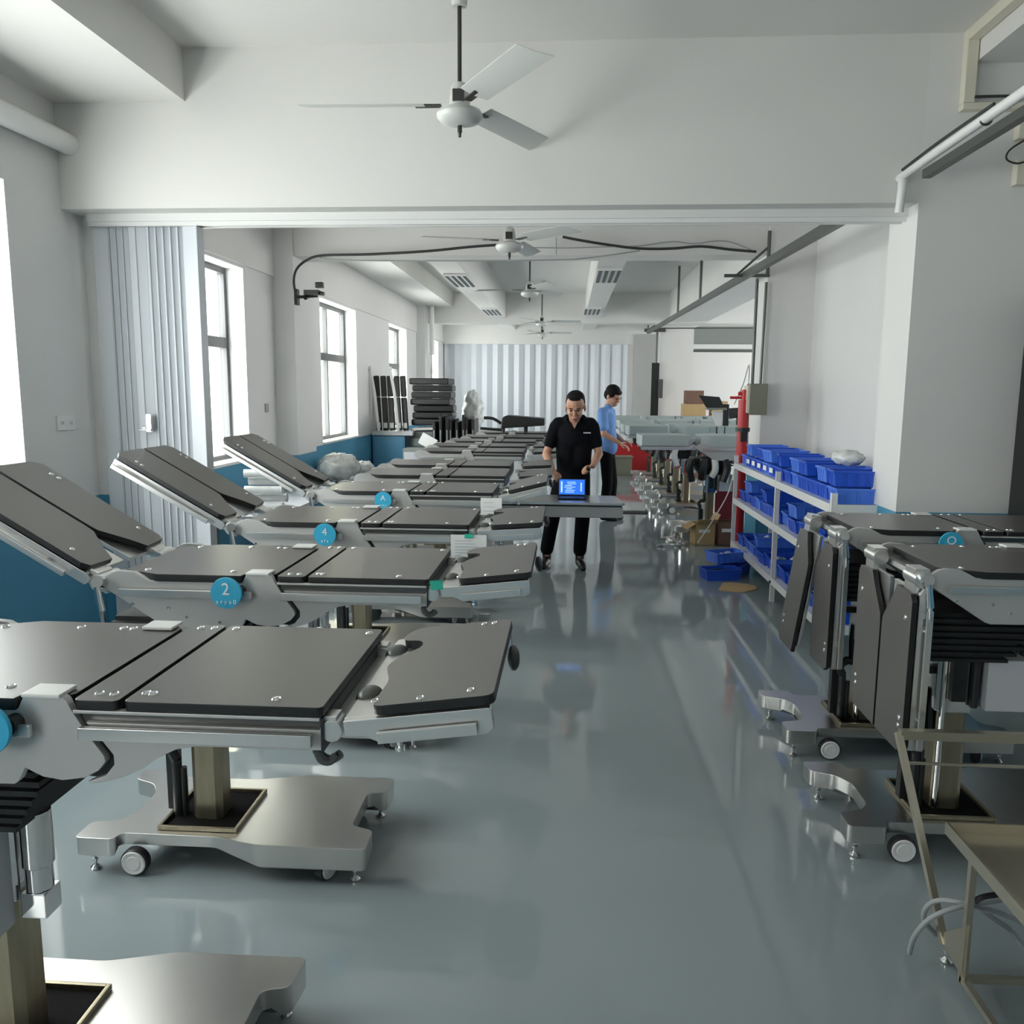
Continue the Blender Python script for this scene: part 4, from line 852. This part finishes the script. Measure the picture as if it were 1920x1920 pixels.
def head(c, T, jaw=1.0):
    """head about centre c with face towards local -y, T orients it"""
    def E(p, r): return ('e', p, r, T)
    P = [E((0, .012, .035), (.074, .092, .085)), E((0, -.012, -.035), (.060, .072, .075)), E((0, -.045, -.075), (.034, .036, .036)), E((0, -.03, -.055), (.052, .05, .05)),
         E((0, -.085, .012), (.045, .014, .010)), E((0, -.094, -.022), (.0095, .018, .022)), E((0, -.103, -.032), (.014, .012, .010)), E((.031, -.070, -.03), (.020, .016, .016)), E((-.031, -.070, -.03), (.020, .016, .016)),
         E((0, -.084, -.062), (.022, .010, .006)), E((0, -.082, -.072), (.019, .010, .006)), E((.077, .012, -.008), (.010, .020, .032)), E((-.077, .012, -.008), (.010, .020, .032))]
    return P
def person(name, label, body, shirt, shirtmat, trousers, shoes, hairs, T, faceT, shoe_rot=(0, 0)):
    o = thing(name, label, 'person', (0, 0, 0))
    obj('body', capsules(body, .0055, 4), 'skin', o)
    obj('shirt', capsules(shirt, .009, 8), shirtmat, o); obj('trousers', capsules(trousers, .010, 8), 'trouser', o)
    for s in shoes: obj('shoe', capsules(s, .008, 6), 'shoe', o)
    obj('hair', capsules([('e', p, r, T) for p, r in hairs], .006, 3), 'hair', o)
    for s in (-1, 1):
        obj('eyebrow', MB().ball((s*.030, -.0925, .018), (.018, .005, .004), T=T), 'hair', o)
        obj('eye', MB().ball((s*.030, -.083, -.001), (.013, .007, .0055), T=T), 'eye', o)
    obj('mouth', MB().ball((0, -.0925, -.067), (.021, .004, .004), T=T), 'lip', o)
    return o
# man in black: stands behind the lowered table, head bowed over the laptop
hc = Vector((.065, 7.80, 1.545)); T1 = Matrix.Translation(hc) @ Euler((R(17), 0, R(-4)), 'XYZ').to_matrix().to_4x4() @ Matrix.Scale(1.14, 4)
sL, eL, wL = (-.115, 7.93, 1.36), (-.20, 7.86, 1.10), (-.135, 7.66, .965)
sR, eR, wR = (.235, 7.93, 1.36), (.295, 7.90, 1.11), (.235, 7.70, 1.01)
body = head(hc, T1)+[('c', (.06, 7.90, 1.40), (.062, 7.84, 1.50), .058, .054), ('c', (-.09, 7.93, 1.36), (.21, 7.93, 1.36), .042, .042), ('e', (.06, 7.94, 1.25), (.13, .085, .18)), ('e', (.06, 7.95, 1.02), (.11, .07, .16)),
     ('c', sL, eL, .042, .038), ('c', eL, lerp(eL, wL, .4), .041, .039), ('c', lerp(eL, wL, .4), wL, .039, .026), ('c', sR, eR, .042, .038), ('c', eR, lerp(eR, wR, .4), .041, .038), ('c', lerp(eR, wR, .4), wR, .038, .026)]
body += hand(wL, (.28, -.62, -.25), (0, -.3, -1), 1, .38)
body += hand(wR, (-.72, -.45, -.12), (-.1, -.5, -.8), 1, .85)
LGA, LGB = ((-.03, 7.95, .90), (-.13, 7.94, .50), (-.185, 7.98, .11)), ((.13, 7.95, .90), (.155, 7.90, .50), (.135, 7.94, .11))
for a, b, c in (LGA, LGB): body += [('c', a, b, .07, .05), ('c', b, c, .048, .035)]
shirt = [('c', (-.09, 7.925, 1.385), (.21, 7.925, 1.385), .067, .067), ('e', (.06, 7.925, 1.28), (.175, .13, .17)), ('c', (.0, 7.93, 1.2), (.0, 7.94, .98), .115, .105), ('c', (.12, 7.93, 1.2), (.12, 7.94, .98), .115, .105), ('e', (.06, 7.94, .96), (.165, .115, .10)),
         ('c', sL, lerp(sL, eL, .62), .063, .058), ('c', sR, lerp(sR, eR, .62), .063, .058), ('c', (-.0, 7.91, 1.43), (.12, 7.91, 1.43), .05, .05), ('c', (-.01, 7.86, 1.425), (-.02, 7.93, 1.455), .022, .022), ('c', (.135, 7.86, 1.425), (.145, 7.93, 1.455), .022, .022)]
trs = [('e', (.06, 7.95, .92), (.155, .115, .12))]
for a, b, c in (LGA, LGB): trs += [('c', a, b, .092, .072), ('c', b, Vector(c)+Vector((0, 0, .06)), .072, .066)]
shoes = [[('c', (-.185, 8.0, .05), (-.215, 7.84, .035), .045, .038), ('c', (-.185, 8.0, .05), (-.185, 7.98, .20), .045, .045), ('c', (-.215, 7.84, .03), (-.22, 7.81, .028), .034, .028)],
         [('c', (.135, 7.96, .05), (.165, 7.80, .035), .045, .038), ('c', (.135, 7.96, .05), (.135, 7.94, .20), .045, .045), ('c', (.165, 7.80, .03), (.17, 7.77, .028), .034, .028)]]
hairs = [((0, .032, .066), (.077, .086, .066)), ((0, .058, .01), (.072, .062, .075)), ((.052, .03, .04), (.028, .055, .045)), ((-.052, .03, .04), (.028, .055, .045)), ((0, -.045, .088), (.050, .030, .022))]
pm = person('person', 'man in a black polo shirt bending over the laptop', body, shirt, 'blackcloth', trs, shoes, hairs, T1, None)
obj('neck_opening', MB().prism([(-.035, .0), (.035, .0), (.0, -.075)], -.004, .004, 'y', Matrix.Translation((.06, 7.805, 1.418)) @ Matrix.Rotation(R(-18), 4, 'X')), 'skin', pm)
lm = MB()
for k in range(5): lm.box(.145+.014*k, .156+.014*k, 7.795+.0022*k, 7.80+.0022*k, 1.305, 1.315)
obj('chest_mark', lm, 'ink', pm, label='small white chest lettering')
tag(obj('screwdriver', MB().cyl((.185, 7.64, 1.0), (.185, 7.58, 1.0), .011).cyl((.185, 7.58, 1.0), (.185, 7.50, 1.0), .003), 'black'), 'small dark screwdriver in the left hand of the man in black', 'screwdriver')
# man in blue: farther back, turned to the right row
bx0, by0 = .50, 11.0
hc = Vector((bx0+.075, by0-.05, 1.625)); T2 = Matrix.Translation(hc) @ (Euler((0, 0, R(52)), 'XYZ').to_matrix() @ Euler((R(22), 0, 0), 'XYZ').to_matrix()).to_4x4() @ Matrix.Scale(1.1, 4)
s1, e1, w1 = (bx0-.06, by0-.14, 1.42), (bx0-.04, by0-.20, 1.15), (bx0+.17, by0-.22, 1.03)
s2, e2, w2 = (bx0+.06, by0+.18, 1.42), (bx0+.08, by0+.2, 1.16), (bx0+.22, by0+.1, 1.05)
body = head(hc, T2)+[('c', (bx0+.01, by0, 1.46), (bx0+.05, by0-.01, 1.58), .056, .052), ('e', (bx0, by0, 1.28), (.11, .16, .2)), ('c', s1, e1, .046, .038), ('c', e1, w1, .040, .026), ('c', s2, e2, .046, .038), ('c', e2, w2, .040, .026)]
body += hand(w1, (.8, -.1, -.35), (.2, .1, -1), -1, .35)+hand(w2, (.8, -.3, -.2), (0, 0, -1), 1, .4)
L1, L2 = ((bx0+.0, by0-.08, .92), (bx0+.03, by0-.09, .50), (bx0-.01, by0-.09, .10)), ((bx0+.03, by0+.09, .92), (bx0+.10, by0+.09, .50), (bx0+.08, by0+.09, .10))
for a, b, c in (L1, L2): body += [('c', a, b, .065, .05), ('c', b, c, .047, .035)]
shirt = [('c', (bx0-.03, by0-.12, 1.43), (bx0+.03, by0+.14, 1.43), .062, .062), ('e', (bx0, by0, 1.30), (.125, .185, .18)), ('c', (bx0+.0, by0-.05, 1.2), (bx0+.02, by0-.05, .97), .125, .135), ('c', (bx0+.0, by0+.05, 1.2), (bx0+.02, by0+.05, .97), .125, .135),
         ('c', s1, lerp(s1, e1, .68), .068, .068), ('c', s2, lerp(s2, e2, .68), .066, .068), ('c', (bx0+.02, by0-.03, 1.485), (bx0+.03, by0+.03, 1.485), .055, .055)]
trs = [('e', (bx0+.02, by0, .92), (.12, .16, .12))]
for a, b, c in (L1, L2): trs += [('c', a, b, .090, .072), ('c', b, Vector(c)+Vector((0, 0, -.02)), .072, .062)]
shoes = [[('c', (bx0-.02, by0-.09, .05), (bx0+.14, by0-.11, .035), .045, .038)], [('c', (bx0+.07, by0+.09, .05), (bx0+.23, by0+.07, .035), .045, .038)]]
hairs = [((0, .020, .062), (.082, .096, .078)), ((0, .058, .01), (.074, .062, .075)), ((.052, .01, .035), (.034, .065, .045)), ((-.052, .01, .035), (.034, .065, .045)), ((0, -.06, .072), (.055, .03, .03))]
person('person', 'man in a light blue short-sleeved shirt standing beside the pale tables', body, shirt, 'bluecloth', trs, shoes, hairs, T2, None)
